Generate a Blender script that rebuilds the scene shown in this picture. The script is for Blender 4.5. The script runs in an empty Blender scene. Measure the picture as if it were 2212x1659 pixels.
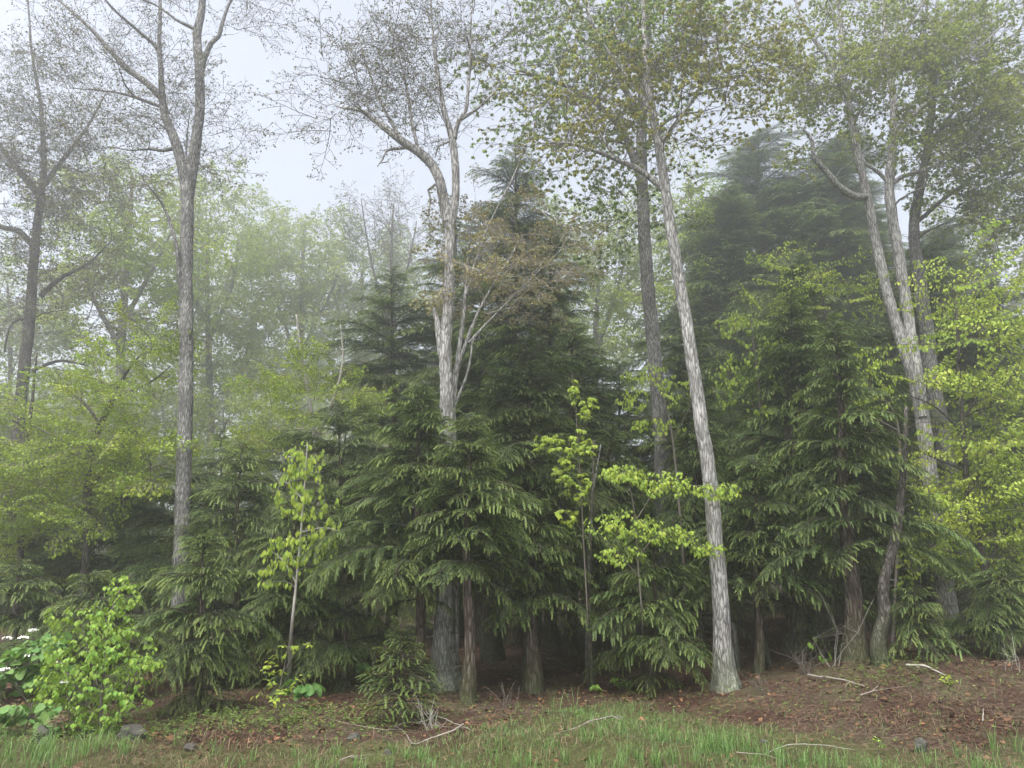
import bpy, math, random
import numpy as np
from mathutils import Vector, Matrix

rng = np.random.default_rng(7)
SC = bpy.context.scene
COL = SC.collection
R = math.radians

# ------------------------------------------------------------------ camera
CAM_Z, PITCH, HFOV = 1.7, R(15.0), R(68.0)
cam = bpy.data.cameras.new('camera')
cam.sensor_fit = 'HORIZONTAL'
cam.sensor_width = 36.0
cam.lens = 18.0 / math.tan(HFOV / 2)
cam.clip_start, cam.clip_end = 0.1, 2000.0
camo = bpy.data.objects.new('camera', cam)
camo.location = (0, 0, CAM_Z)
camo.rotation_euler = (R(90) + PITCH, 0, 0)
COL.objects.link(camo)
SC.camera = camo

# ------------------------------------------------------------------ sky, sun, exposure
SUN_EL, SUN_AZ = R(64), R(205)          # behind and above the camera, behind cloud
world = bpy.data.worlds.new('World')
SC.world = world
world.use_nodes = True
nt = world.node_tree
nt.nodes.clear()
sky = nt.nodes.new('ShaderNodeTexSky')
sky.sky_type = 'NISHITA'
sky.sun_disc = False
sky.sun_elevation = SUN_EL
sky.sun_rotation = SUN_AZ
sky.air_density, sky.dust_density, sky.ozone_density = 1.0, 3.0, 1.0
hsv = nt.nodes.new('ShaderNodeHueSaturation')      # cloud layer: the blue is greyed out
hsv.inputs['Saturation'].default_value = 0.36
bg = nt.nodes.new('ShaderNodeBackground')
bg.inputs['Strength'].default_value = 0.085
wo = nt.nodes.new('ShaderNodeOutputWorld')
nt.links.new(sky.outputs[0], hsv.inputs['Color'])
nt.links.new(hsv.outputs[0], bg.inputs['Color'])
nt.links.new(bg.outputs[0], wo.inputs['Surface'])

sl = bpy.data.lights.new('sun', 'SUN')
sl.energy = 1.5
sl.angle = R(40)
sl.color = (1.0, 0.97, 0.92)
so = bpy.data.objects.new('sun', sl)
COL.objects.link(so)
sd = Vector((math.sin(SUN_AZ) * math.cos(SUN_EL), math.cos(SUN_AZ) * math.cos(SUN_EL), math.sin(SUN_EL)))
so.rotation_euler = sd.to_track_quat('Z', 'Y').to_euler()
so.location = (0, -10, 40)

vs = SC.view_settings
vs.view_transform = 'Standard'
vs.look = 'None'
vs.gamma = 1.0
vs.use_curve_mapping = False
vs.exposure = 2.05
cy = SC.cycles
cy.max_bounces = 8
cy.diffuse_bounces = 4
cy.glossy_bounces = 1
cy.transmission_bounces = 4
cy.volume_bounces = 3
cy.use_denoising = True
cy.use_adaptive_sampling = True
cy.adaptive_threshold = 0.015
cy.sample_clamp_indirect = 4.0

HAZE = 0.0066

# ------------------------------------------------------------------ pixel rays -> places in the world
FP = 1106.0 / math.tan(HFOV / 2)
CP, SP = math.cos(PITCH), math.sin(PITCH)


def ray(u, v):
    xc, yc = (u - 1106.0) / FP, -(v - 829.5) / FP
    return np.array((xc, CP - yc * SP, SP + yc * CP))


def at(u, v, Y):
    d = ray(u, v)
    return np.array((0, 0, CAM_Z)) + d * (Y / d[1])


def smooth(a, b, x):
    t = np.clip((x - a) / (b - a), 0, 1)
    return t * t * (3 - 2 * t)


def terrain(x, y):
    x = np.asarray(x, float)
    y = np.asarray(y, float)
    z = 0.50 * smooth(2.6, 6.5, x) * smooth(8.8, 12.6, y + 0.25 * np.sin(x * 1.3))
    z = z + 0.10 * smooth(1.2, 3.6, x) * smooth(10.0, 13.5, y)
    z = z + 0.035 * np.clip(y - 14.5, 0, 40) + 0.006 * np.clip(y - 14.5, 0, 20) * np.sin(x * 0.3)
    near = smooth(60, 30, np.hypot(x, y))
    z = z + near * (0.035 * np.sin(x * 1.7 + 0.6) * np.sin(y * 1.3 + 1) + 0.018 * np.sin(x * 4.1 + y * 2.2) + 0.012 * np.sin(x * 7.3 - y * 5.9))
    z = z - 0.10 * smooth(9.6, 8.2, y)
    return z


def gz(x, y):
    return float(terrain(x, y))


def ground(u, v):
    d = ray(u, v)
    o = np.array((0, 0, CAM_Z))
    for t in np.arange(5.0, 80.0, 0.02):
        p = o + d * t
        if p[2] <= gz(p[0], p[1]):
            return p
    return o + d * 40.0


# ------------------------------------------------------------------ materials
def new_mat(name):
    m = bpy.data.materials.new(name)
    m.use_nodes = True
    n = m.node_tree
    n.nodes.clear()
    return m, n, n.nodes, n.links


def ramp(nodes, stops):
    r = nodes.new('ShaderNodeValToRGB')
    e = r.color_ramp.elements
    while len(e) < len(stops):
        e.new(0.5)
    for k, (p, c) in zip(e, stops):
        k.position = p
        k.color = (*c, 1)
    return r


def leaf_mat(name, c0, c1, transl=0.4, tcol=None, rough=0.5, spec=0.25, ovar=0.25):
    """tint attribute runs from c0 to c1; every leaf and branch varies a little"""
    m, n, N, L = new_mat(name)
    at_ = N.new('ShaderNodeAttribute'); at_.attribute_name = 'tint'
    oi = N.new('ShaderNodeObjectInfo')
    mix = N.new('ShaderNodeMix'); mix.data_type = 'RGBA'
    mix.inputs['A'].default_value = (*c0, 1); mix.inputs['B'].default_value = (*c1, 1)
    L.new(at_.outputs['Fac'], mix.inputs['Factor'])
    mr = N.new('ShaderNodeMapRange')
    mr.inputs['To Min'].default_value = 1 - ovar; mr.inputs['To Max'].default_value = 1 + ovar
    L.new(oi.outputs['Random'], mr.inputs['Value'])
    hs = N.new('ShaderNodeHueSaturation')
    L.new(mix.outputs['Result'], hs.inputs['Color']); L.new(mr.outputs[0], hs.inputs['Value'])
    mr2 = N.new('ShaderNodeMapRange')
    mr2.inputs['To Min'].default_value = 0.485; mr2.inputs['To Max'].default_value = 0.512
    ml = N.new('ShaderNodeMath'); ml.operation = 'FRACT'
    mm = N.new('ShaderNodeMath'); mm.operation = 'MULTIPLY'; mm.inputs[1].default_value = 7.31
    L.new(oi.outputs['Random'], mm.inputs[0]); L.new(mm.outputs[0], ml.inputs[0]); L.new(ml.outputs[0], mr2.inputs['Value'])
    L.new(mr2.outputs[0], hs.inputs['Hue'])
    p = N.new('ShaderNodeBsdfPrincipled')
    p.inputs['Roughness'].default_value = rough
    p.inputs['Specular IOR Level'].default_value = spec
    L.new(hs.outputs[0], p.inputs['Base Color'])
    out = N.new('ShaderNodeOutputMaterial')
    if transl > 0:
        t = N.new('ShaderNodeBsdfTranslucent')
        g = N.new('ShaderNodeMix'); g.data_type = 'RGBA'; g.blend_type = 'MULTIPLY'
        g.inputs['Factor'].default_value = 1.0
        g.inputs['B'].default_value = (*(tcol or (1.2, 1.2, 0.7)), 1)
        L.new(hs.outputs[0], g.inputs['A']); L.new(g.outputs['Result'], t.inputs['Color'])
        ms = N.new('ShaderNodeMixShader'); ms.inputs[0].default_value = transl
        L.new(p.outputs[0], ms.inputs[1]); L.new(t.outputs[0], ms.inputs[2]); L.new(ms.outputs[0], out.inputs['Surface'])
    else:
        L.new(p.outputs[0], out.inputs['Surface'])
    return m


def bark_mat(name, dark, mid, light, scale=30.0, stretch=0.19, lichen=0.35, lichen_col=(0.5, 0.5, 0.46), moss=0.0, bump=0.65):
    m, n, N, L = new_mat(name)
    tc = N.new('ShaderNodeTexCoord')
    mp = N.new('ShaderNodeMapping'); mp.inputs['Scale'].default_value = (1, 1, stretch)
    L.new(tc.outputs['Object'], mp.inputs['Vector'])
    v = N.new('ShaderNodeTexVoronoi'); v.feature = 'DISTANCE_TO_EDGE'; v.inputs['Scale'].default_value = scale
    w = N.new('ShaderNodeTexNoise'); w.inputs['Scale'].default_value = scale * 0.8; w.inputs['Detail'].default_value = 3
    ad = N.new('ShaderNodeMix'); ad.data_type = 'VECTOR'; ad.inputs['Factor'].default_value = 0.06
    L.new(mp.outputs[0], w.inputs['Vector'])
    L.new(mp.outputs[0], ad.inputs['A']); L.new(w.outputs['Color'], ad.inputs['B'])
    L.new(ad.outputs['Result'], v.inputs['Vector'])
    nz = N.new('ShaderNodeTexNoise'); nz.inputs['Scale'].default_value = scale * 1.7; nz.inputs['Detail'].default_value = 6
    L.new(mp.outputs[0], nz.inputs['Vector'])
    mul = N.new('ShaderNodeMath'); mul.operation = 'MULTIPLY'; mul.inputs[1].default_value = 3.2
    L.new(v.outputs['Distance'], mul.inputs[0])
    sm = N.new('ShaderNodeMath'); sm.operation = 'ADD'
    L.new(mul.outputs[0], sm.inputs[0])
    n2 = N.new('ShaderNodeMath'); n2.operation = 'MULTIPLY_ADD'; n2.inputs[1].default_value = 0.9; n2.inputs[2].default_value = -0.45
    L.new(nz.outputs['Fac'], n2.inputs[0]); L.new(n2.outputs[0], sm.inputs[1])
    cr = ramp(N, [(0.02, dark), (0.22, tuple(0.6 * a_ + 0.4 * b_ for a_, b_ in zip(mid, dark))), (0.5, mid), (1.0, light)])
    L.new(sm.outputs[0], cr.inputs[0])
    ln = N.new('ShaderNodeTexNoise'); ln.inputs['Scale'].default_value = 3.4; ln.inputs['Detail'].default_value = 8; ln.inputs['Roughness'].default_value = 0.75
    L.new(tc.outputs['Object'], ln.inputs['Vector'])
    lr = ramp(N, [(0.62 - 0.35 * lichen, (0, 0, 0)), (0.70 - 0.2 * lichen, (0.8, 0.8, 0.8))])
    L.new(ln.outputs['Fac'], lr.inputs[0])
    mx = N.new('ShaderNodeMix'); mx.data_type = 'RGBA'; mx.inputs['B'].default_value = (*lichen_col, 1)
    lf = N.new('ShaderNodeMath'); lf.operation = 'MULTIPLY'
    cl = N.new('ShaderNodeMath'); cl.operation = 'MULTIPLY'; cl.use_clamp = True; cl.inputs[1].default_value = 1.2
    L.new(sm.outputs[0], cl.inputs[0]); L.new(cl.outputs[0], lf.inputs[1]); L.new(lr.outputs[0], lf.inputs[0])
    L.new(cr.outputs[0], mx.inputs['A']); L.new(lf.outputs[0], mx.inputs['Factor'])
    zn = N.new('ShaderNodeTexNoise'); zn.inputs['Scale'].default_value = 1.3; zn.inputs['Detail'].default_value = 4; zn.inputs['Roughness'].default_value = 0.6
    L.new(tc.outputs['Object'], zn.inputs['Vector'])
    zr = N.new('ShaderNodeMapRange'); zr.inputs['From Min'].default_value = 0.3; zr.inputs['From Max'].default_value = 0.7
    zr.inputs['To Min'].default_value = 0.5; zr.inputs['To Max'].default_value = 1.2                # damp and dry stretches of bark
    L.new(zn.outputs['Fac'], zr.inputs['Value'])
    zh = N.new('ShaderNodeHueSaturation'); L.new(mx.outputs['Result'], zh.inputs['Color']); L.new(zr.outputs[0], zh.inputs['Value'])
    col = zh.outputs[0]
    if moss > 0:
        sx = N.new('ShaderNodeSeparateXYZ'); L.new(tc.outputs['Object'], sx.inputs[0])
        mr = N.new('ShaderNodeMapRange'); mr.inputs['From Min'].default_value = 0.9; mr.inputs['From Max'].default_value = 0.05
        mr.inputs['To Max'].default_value = moss
        L.new(sx.outputs['Z'], mr.inputs['Value'])
        mn = N.new('ShaderNodeMath'); mn.operation = 'MULTIPLY'; mn.use_clamp = True
        mb = N.new('ShaderNodeMath'); mb.operation = 'MULTIPLY'; mb.inputs[1].default_value = 1.6
        L.new(ln.outputs['Fac'], mb.inputs[0]); L.new(mb.outputs[0], mn.inputs[0]); L.new(mr.outputs[0], mn.inputs[1])
        m3 = N.new('ShaderNodeMix'); m3.data_type = 'RGBA'; m3.inputs['B'].default_value = (0.06, 0.085, 0.025, 1)
        L.new(col, m3.inputs['A']); L.new(mn.outputs[0], m3.inputs['Factor'])
        col = m3.outputs['Result']
    p = N.new('ShaderNodeBsdfPrincipled'); p.inputs['Roughness'].default_value = 0.9; p.inputs['Specular IOR Level'].default_value = 0.15
    L.new(col, p.inputs['Base Color'])
    b = N.new('ShaderNodeBump'); b.inputs['Strength'].default_value = bump; b.inputs['Distance'].default_value = 0.02
    L.new(sm.outputs[0], b.inputs['Height']); L.new(b.outputs[0], p.inputs['Normal'])
    out = N.new('ShaderNodeOutputMaterial'); L.new(p.outputs[0], out.inputs['Surface'])
    return m


def plain_mat(name, c0, c1, scale=12.0, rough=0.85, bump=0.3, transl=0.0):
    m, n, N, L = new_mat(name)
    tc = N.new('ShaderNodeTexCoord')
    nz = N.new('ShaderNodeTexNoise'); nz.inputs['Scale'].default_value = scale; nz.inputs['Detail'].default_value = 6
    L.new(tc.outputs['Object'], nz.inputs['Vector'])
    at_ = N.new('ShaderNodeAttribute'); at_.attribute_name = 'tint'
    ad = N.new('ShaderNodeMath'); ad.operation = 'MULTIPLY_ADD'; ad.inputs[1].default_value = 0.5
    L.new(nz.outputs['Fac'], ad.inputs[0])
    hf = N.new('ShaderNodeMath'); hf.operation = 'MULTIPLY'; hf.inputs[1].default_value = 0.75
    L.new(at_.outputs['Fac'], hf.inputs[0]); L.new(hf.outputs[0], ad.inputs[2])
    cr = ramp(N, [(0.2, c0), (0.95, c1)])
    L.new(ad.outputs[0], cr.inputs[0])
    p = N.new('ShaderNodeBsdfPrincipled'); p.inputs['Roughness'].default_value = rough; p.inputs['Specular IOR Level'].default_value = 0.2
    L.new(cr.outputs[0], p.inputs['Base Color'])
    b = N.new('ShaderNodeBump'); b.inputs['Strength'].default_value = bump; b.inputs['Distance'].default_value = 0.01
    L.new(nz.outputs['Fac'], b.inputs['Height']); L.new(b.outputs[0], p.inputs['Normal'])
    out = N.new('ShaderNodeOutputMaterial'); L.new(p.outputs[0], out.inputs['Surface'])
    return m


M_HEM = leaf_mat('hemlock_needles', (0.013, 0.034, 0.015), (0.33, 0.44, 0.115), 0.3, ovar=0.22, rough=0.55)
M_SPR = leaf_mat('spruce_needles', (0.022, 0.050, 0.018), (0.20, 0.28, 0.06), 0.2, ovar=0.15)
M_BEECH = leaf_mat('beech_leaf', (0.22, 0.31, 0.045), (0.40, 0.50, 0.075), 0.45, ovar=0.12)
M_SHRUB = leaf_mat('shrub_leaf', (0.14, 0.27, 0.04), (0.30, 0.47, 0.08), 0.42, ovar=0.12)
M_HOB = leaf_mat('hobblebush_leaf', (0.10, 0.21, 0.055), (0.17, 0.30, 0.085), 0.35, ovar=0.10)
M_UNDER = leaf_mat('understory_leaf', (0.18, 0.26, 0.04), (0.33, 0.42, 0.06), 0.45, ovar=0.18)
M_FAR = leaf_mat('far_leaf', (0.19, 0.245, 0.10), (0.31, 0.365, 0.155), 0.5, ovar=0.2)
M_MAPLE = leaf_mat('maple_leaf', (0.15, 0.215, 0.08), (0.24, 0.31, 0.115), 0.62, ovar=0.2)
M_OLIVE = leaf_mat('bronze_maple_leaf', (0.22, 0.215, 0.085), (0.28, 0.31, 0.115), 0.62, tcol=(1.2, 1.15, 0.65), ovar=0.2)
M_RIGHT = leaf_mat('right_maple_leaf', (0.15, 0.19, 0.06), (0.27, 0.31, 0.10), 0.5, ovar=0.2)
M_SMALL = leaf_mat('budding_leaf', (0.075, 0.08, 0.045), (0.15, 0.145, 0.07), 0.45, ovar=0.2)
M_BRONZE = leaf_mat('young_bronze_leaf', (0.19, 0.185, 0.10), (0.35, 0.33, 0.17), 0.4, tcol=(1.2, 1.05, 0.6), ovar=0.2)
M_GRASS = leaf_mat('grass_blade', (0.075, 0.145, 0.045), (0.23, 0.35, 0.115), 0.35, ovar=0.0)
M_HERB = leaf_mat('herb_leaf', (0.07, 0.13, 0.035), (0.19, 0.28, 0.07), 0.35, ovar=0.0)
M_BARK = bark_mat('maple_bark', (0.07, 0.067, 0.064), (0.19, 0.184, 0.178), (0.31, 0.303, 0.295), lichen=0.4, lichen_col=(0.38, 0.38, 0.35), moss=0.5)
M_BARKL = bark_mat('pale_bark', (0.12, 0.114, 0.108), (0.29, 0.28, 0.27), (0.43, 0.42, 0.41), lichen=0.6, lichen_col=(0.54, 0.53, 0.505), moss=0.75, scale=22)
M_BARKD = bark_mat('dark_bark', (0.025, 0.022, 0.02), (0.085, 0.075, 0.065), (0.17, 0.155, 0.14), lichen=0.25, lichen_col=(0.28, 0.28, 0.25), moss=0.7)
M_BARKH = bark_mat('hemlock_bark', (0.03, 0.022, 0.018), (0.11, 0.085, 0.068), (0.21, 0.175, 0.15), scale=20, lichen=0.15, lichen_col=(0.24, 0.23, 0.2), moss=0.6)
M_TWIG = plain_mat('twig_bark', (0.04, 0.034, 0.028), (0.17, 0.15, 0.13), scale=20)
M_TWIGL = plain_mat('pale_twig_bark', (0.16, 0.145, 0.125), (0.42, 0.40, 0.36), scale=20)
M_HTWIG = plain_mat('hemlock_twig', (0.025, 0.022, 0.016), (0.075, 0.065, 0.045), scale=20)
M_DEAD = plain_mat('bleached_wood', (0.10, 0.085, 0.07), (0.36, 0.33, 0.29), scale=25)
M_ROCK = plain_mat('grey_rock', (0.06, 0.058, 0.05), (0.25, 0.24, 0.215), scale=9, bump=0.9)
M_LITTER = plain_mat('dead_leaf', (0.045, 0.025, 0.016), (0.33, 0.17, 0.085), scale=6)
M_STRAW = plain_mat('straw', (0.045, 0.028, 0.02), (0.27, 0.185, 0.125), scale=6)
M_FLOWER = plain_mat('white_petal', (0.62, 0.61, 0.56), (0.85, 0.84, 0.8), scale=30, bump=0.1)


def ground_mat():
    m, n, N, L = new_mat('forest_floor')
    tc = N.new('ShaderNodeTexCoord')
    n1 = N.new('ShaderNodeTexNoise'); n1.inputs['Scale'].default_value = 22; n1.inputs['Detail'].default_value = 10; n1.inputs['Roughness'].default_value = 0.75
    n2 = N.new('ShaderNodeTexNoise'); n2.inputs['Scale'].default_value = 1.1; n2.inputs['Detail'].default_value = 5
    for k in (n1, n2):
        L.new(tc.outputs['Object'], k.inputs['Vector'])
    c1a = ramp(N, [(0.3, (0.012, 0.006, 0.005)), (0.5, (0.042, 0.022, 0.016)), (0.72, (0.12, 0.066, 0.046))])
    c1b = ramp(N, [(0.3, (0.022, 0.015, 0.011)), (0.5, (0.07, 0.05, 0.036)), (0.72, (0.16, 0.12, 0.085))])
    L.new(n1.outputs['Fac'], c1a.inputs[0]); L.new(n1.outputs['Fac'], c1b.inputs[0])
    n3 = N.new('ShaderNodeTexNoise'); n3.inputs['Scale'].default_value = 0.55; n3.inputs['Detail'].default_value = 6; n3.inputs['Roughness'].default_value = 0.65
    L.new(tc.outputs['Object'], n3.inputs['Vector'])
    r3 = ramp(N, [(0.42, (0, 0, 0)), (0.6, (1, 1, 1))]); L.new(n3.outputs['Fac'], r3.inputs[0])
    c1 = N.new('ShaderNodeMix'); c1.data_type = 'RGBA'
    L.new(r3.outputs[0], c1.inputs['Factor']); L.new(c1a.outputs[0], c1.inputs['A']); L.new(c1b.outputs[0], c1.inputs['B'])
    at_ = N.new('ShaderNodeAttribute'); at_.attribute_name = 'tint'      # how grassy the ground is
    c2 = ramp(N, [(0.3, (0.03, 0.035, 0.012)), (0.7, (0.11, 0.12, 0.045))])
    L.new(n1.outputs['Fac'], c2.inputs[0])
    ad = N.new('ShaderNodeMath'); ad.operation = 'ADD'
    mr = N.new('ShaderNodeMapRange'); mr.inputs['From Min'].default_value = 0.35; mr.inputs['From Max'].default_value = 0.65
    mr.inputs['To Min'].default_value = -0.35; mr.inputs['To Max'].default_value = 0.35
    L.new(n2.outputs['Fac'], mr.inputs['Value']); L.new(mr.outputs[0], ad.inputs[0]); L.new(at_.outputs['Fac'], ad.inputs[1])
    ad.use_clamp = True
    mx = N.new('ShaderNodeMix'); mx.data_type = 'RGBA'
    L.new(ad.outputs[0], mx.inputs['Factor']); L.new(c1.outputs['Result'], mx.inputs['A']); L.new(c2.outputs[0], mx.inputs['B'])
    p = N.new('ShaderNodeBsdfPrincipled'); p.inputs['Roughness'].default_value = 0.95; p.inputs['Specular IOR Level'].default_value = 0.1
    L.new(mx.outputs['Result'], p.inputs['Base Color'])
    b = N.new('ShaderNodeBump'); b.inputs['Strength'].default_value = 1.0; b.inputs['Distance'].default_value = 0.03
    L.new(n1.outputs['Fac'], b.inputs['Height']); L.new(b.outputs[0], p.inputs['Normal'])
    out = N.new('ShaderNodeOutputMaterial'); L.new(p.outputs[0], out.inputs['Surface'])
    return m


M_GROUND = ground_mat()


# ------------------------------------------------------------------ mesh helpers
class Acc:
    """collects triangles, then becomes one mesh"""

    def __init__(self):
        self.V, self.F, self.T, self.M = [], [], [], []
        self.n = 0

    def add(self, V, F, tint=0.5, mat=0):
        V = np.asarray(V, float).reshape(-1, 3)
        F = np.asarray(F, np.int64).reshape(-1, 3)
        self.V.append(V); self.F.append(F + self.n)
        self.T.append(np.broadcast_to(np.asarray(tint, float), (len(V),)).copy())
        self.M.append(np.full(len(F), mat, np.int32))
        self.n += len(V)

    def scatter(self, TV, TF, O, A, tint, mat=0):
        """template TV,TF placed with origins O (n,3), axes A (n,3,3) columns x,y,z scaled"""
        O = np.asarray(O, float); A = np.asarray(A, float)
        n, k = len(O), len(TV)
        if n == 0:
            return
        P = np.einsum('nij,kj->nki', A, TV) + O[:, None, :]
        F = (np.arange(n)[:, None, None] * k + TF[None]).reshape(-1, 3)
        t = np.asarray(tint, float)
        t = t.reshape(-1) if t.ndim == 2 else np.repeat(t, k) if t.ndim == 1 and len(t) == n else np.broadcast_to(t, (n * k,))
        self.add(P.reshape(-1, 3), F, t, mat)

    def mesh(self, name, mats, smooth_mat=(0,)):
        V = np.concatenate(self.V); F = np.concatenate(self.F); T = np.concatenate(self.T); Mi = np.concatenate(self.M)
        me = bpy.data.meshes.new(name)
        me.vertices.add(len(V)); me.vertices.foreach_set('co', V.astype(np.float32).ravel())
        me.loops.add(len(F) * 3); me.loops.foreach_set('vertex_index', F.astype(np.int32).ravel())
        me.polygons.add(len(F))
        me.polygons.foreach_set('loop_start', (np.arange(len(F)) * 3).astype(np.int32))
        me.polygons.foreach_set('loop_total', np.full(len(F), 3, np.int32))
        me.polygons.foreach_set('material_index', Mi)
        me.polygons.foreach_set('use_smooth', np.isin(Mi, smooth_mat))
        a = me.attributes.new('tint', 'FLOAT', 'POINT'); a.data.foreach_set('value', T.astype(np.float32))
        for m in mats:
            me.materials.append(m)
        me.update(calc_edges=True)
        return me


def obj(name, me, parent=None, mat=None, kind=None):
    o = bpy.data.objects.new(name, me)
    COL.objects.link(o)
    if parent is not None:
        o.parent = parent
    if mat is not None:
        o.matrix_local = mat
    if kind:
        o['kind'] = kind
    return o


def thing(name, label, cat, loc, group=None):
    o = bpy.data.objects.new(name, None)
    o.empty_display_size = 0.2
    COL.objects.link(o)
    o.location = loc
    o['label'] = label; o['category'] = cat
    if group:
        o['group'] = group
    return o


def tag(o, label, cat, group=None):
    o['label'] = label; o['category'] = cat
    if group:
        o['group'] = group
    return o


def catmull(P, R_, step):
    P = np.asarray(P, float); R_ = np.asarray(R_, float)
    if len(P) < 3:
        n = max(2, int(np.linalg.norm(P[-1] - P[0]) / step) + 1)
        t = np.linspace(0, 1, n)[:, None]
        return P[0] * (1 - t) + P[-1] * t, R_[0] * (1 - t[:, 0]) + R_[-1] * t[:, 0]
    E = np.vstack([2 * P[0] - P[1], P, 2 * P[-1] - P[-2]])
    out, ro = [], []
    for i in range(len(P) - 1):
        p0, p1, p2, p3 = E[i:i + 4]
        n = max(1, int(np.linalg.norm(p2 - p1) / step))
        t = np.arange(n)[:, None] / n
        out.append(0.5 * (2 * p1 + (p2 - p0) * t + (2 * p0 - 5 * p1 + 4 * p2 - p3) * t ** 2 + (3 * p1 - p0 - 3 * p2 + p3) * t ** 3))
        ro.append(R_[i] * (1 - t[:, 0]) + R_[i + 1] * t[:, 0])
    out.append(P[-1:]); ro.append(R_[-1:])
    return np.vstack(out), np.concatenate(ro)


def tube(acc, P, Rd, sides=6, mat=0, tint=0.5, rough=0.0, r=None, flare=0.0, cap=True):
    P = np.asarray(P, float); Rd = np.asarray(Rd, float)
    n = len(P)
    T = np.gradient(P, axis=0)
    T /= np.linalg.norm(T, axis=1)[:, None] + 1e-9
    ref = np.array((1.0, 0, 0)) if abs(T[0][0]) < 0.8 else np.array((0, 1.0, 0))
    U = np.empty_like(P)
    u = ref - T[0] * ref.dot(T[0]); u /= np.linalg.norm(u)
    for i in range(n):
        u = u - T[i] * u.dot(T[i]); u /= np.linalg.norm(u) + 1e-9
        U[i] = u
    W = np.cross(T, U)
    a = np.arange(sides) / sides * 2 * math.pi
    rad = Rd[:, None] * np.ones((1, sides))
    if rough > 0 and r is not None:
        rad = rad * (1 + rough * r.normal(size=(n, sides)) + rough * 1.2 * np.sin(a[None] * 3 + np.linspace(0, 5, n)[:, None]))
    if flare > 0:
        hgt = (P[:, 2] - P[0, 2])[:, None]
        rad = rad * (1 + flare * np.exp(-np.clip(hgt - 0.35, 0, 9) / 0.34) * (1 + 0.45 * np.sin(a[None] * 5 + 1.0) + 0.25 * np.sin(a[None] * 3)))
    V = P[:, None] + rad[..., None] * (np.cos(a)[None, :, None] * U[:, None] + np.sin(a)[None, :, None] * W[:, None])
    V = V.reshape(-1, 3)
    i = np.arange(n - 1)[:, None]; j = np.arange(sides)[None]
    A = i * sides + j; B = i * sides + (j + 1) % sides; C_ = A + sides; D = B + sides
    F = np.stack([np.stack([A, B, D], -1), np.stack([A, D, C_], -1)], 2).reshape(-1, 3)
    if cap:
        V = np.vstack([V, P[-1] + T[-1] * Rd[-1] * 0.4])
        k = len(V) - 1; b0 = (n - 1) * sides
        F = np.vstack([F, [[b0 + q, b0 + (q + 1) % sides, k] for q in range(sides)]])
    acc.add(V, F, tint, mat)


def unit(a):
    a = np.asarray(a, float)
    return a / (np.linalg.norm(a, axis=-1, keepdims=True) + 1e-9)


def frames(X, Nn, size, width=None):
    """orientation matrices: x along X, z near Nn; scaled"""
    X = unit(X)
    Y = unit(np.cross(Nn, X)); Z = np.cross(X, Y)
    s = np.asarray(size, float)
    w = s if width is None else np.asarray(width, float)
    return np.stack([X * s[:, None], Y * w[:, None], Z * s[:, None]], axis=2)


# leaf shapes (x along the leaf, y across, z up)
OV_V = np.array([(0, 0, 0), (.22, .24, .03), (.52, .31, .05), (.80, .17, .01), (1.02, 0, -.10), (.80, -.17, .01), (.52, -.31, .05), (.22, -.24, .03), (.35, 0, -.03), (.70, 0, -.05)], float)
OV_F = np.array([(0, 8, 1), (8, 2, 1), (8, 9, 2), (9, 3, 2), (9, 4, 3), (0, 7, 8), (8, 7, 6), (8, 6, 9), (9, 6, 5), (9, 5, 4)])
DI_V = np.array([(0, 0, 0), (.42, .30, .06), (1, 0, -.08), (.42, -.30, .06), (.45, 0, -.03)], float)
DI_F = np.array([(0, 4, 1), (4, 2, 1), (0, 3, 4), (4, 3, 2)])
MP_V = np.array([(0, 0, 0), (-.06, .30, .0), (.22, .24, .04), (.40, .58, -.04), (.52, .24, .04), (1.0, 0, -.14), (.52, -.24, .04), (.40, -.58, -.04), (.22, -.24, .04), (-.06, -.30, .0), (.35, 0, .0)], float)
MP_F = np.array([(10, k, k + 1) if k < 9 else (10, 9, 0) for k in range(10)])[:, [0, 2, 1]]
RD_V = np.array([(0, 0, 0), (.0, .28, .03), (.30, .46, .05), (.68, .38, .02), (.95, .10, -.06), (.95, -.10, -.06), (.68, -.38, .02), (.30, -.46, .05), (.0, -.28, .03), (.35, 0, -.03), (.7, 0, -.05)], float)
RD_F = np.array([(0, 9, 1), (9, 2, 1), (9, 10, 2), (10, 3, 2), (10, 4, 3), (10, 5, 4), (10, 6, 5), (10, 7, 6), (9, 7, 10), (9, 8, 7), (0, 8, 9)])
def finger():
    V, F = [], []
    n = 7
    for k in range(n):                                              # needles in pairs along a bending twig
        x = 0.06 + 0.84 * k / (n - 1)
        z = -0.20 * x ** 2
        w = 0.62 * (1 - 0.55 * max(0, x - 0.35))
        for sg in (1, -1):
            b = len(V)
            V += [(x - 0.05, 0.07 * sg, z), (x + 0.075, 0.07 * sg, z - 0.01), (x + 0.10, w * sg, z - 0.03)]
            F.append((b, b + 1, b + 2) if sg < 0 else (b, b + 2, b + 1))
    b = len(V)
    V += [(0, 0.10, 0.01), (0, -0.10, 0.01), (0.6, 0.10, -0.06), (0.6, -0.10, -0.06), (1.06, 0, -0.24)]
    F += [(b, b + 1, b + 3), (b, b + 3, b + 2), (b + 2, b + 3, b + 4)]
    return np.array(V, float), np.array(F)


FI_V, FI_F = finger()
NE_V = np.array([(0, 0, 0), (.25, .5, 0), (.7, .34, -.02), (1, 0, -.05), (.7, -.34, -.02), (.25, -.5, 0), (.5, 0, .10)], float)
NE_F = np.array([(0, 6, 1), (6, 2, 1), (6, 3, 2), (6, 4, 3), (6, 5, 4), (0, 5, 6)])
LEAF = {'ov': (OV_V, OV_F), 'di': (DI_V, DI_F), 'mp': (MP_V, MP_F), 'rd': (RD_V, RD_F)}


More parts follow.
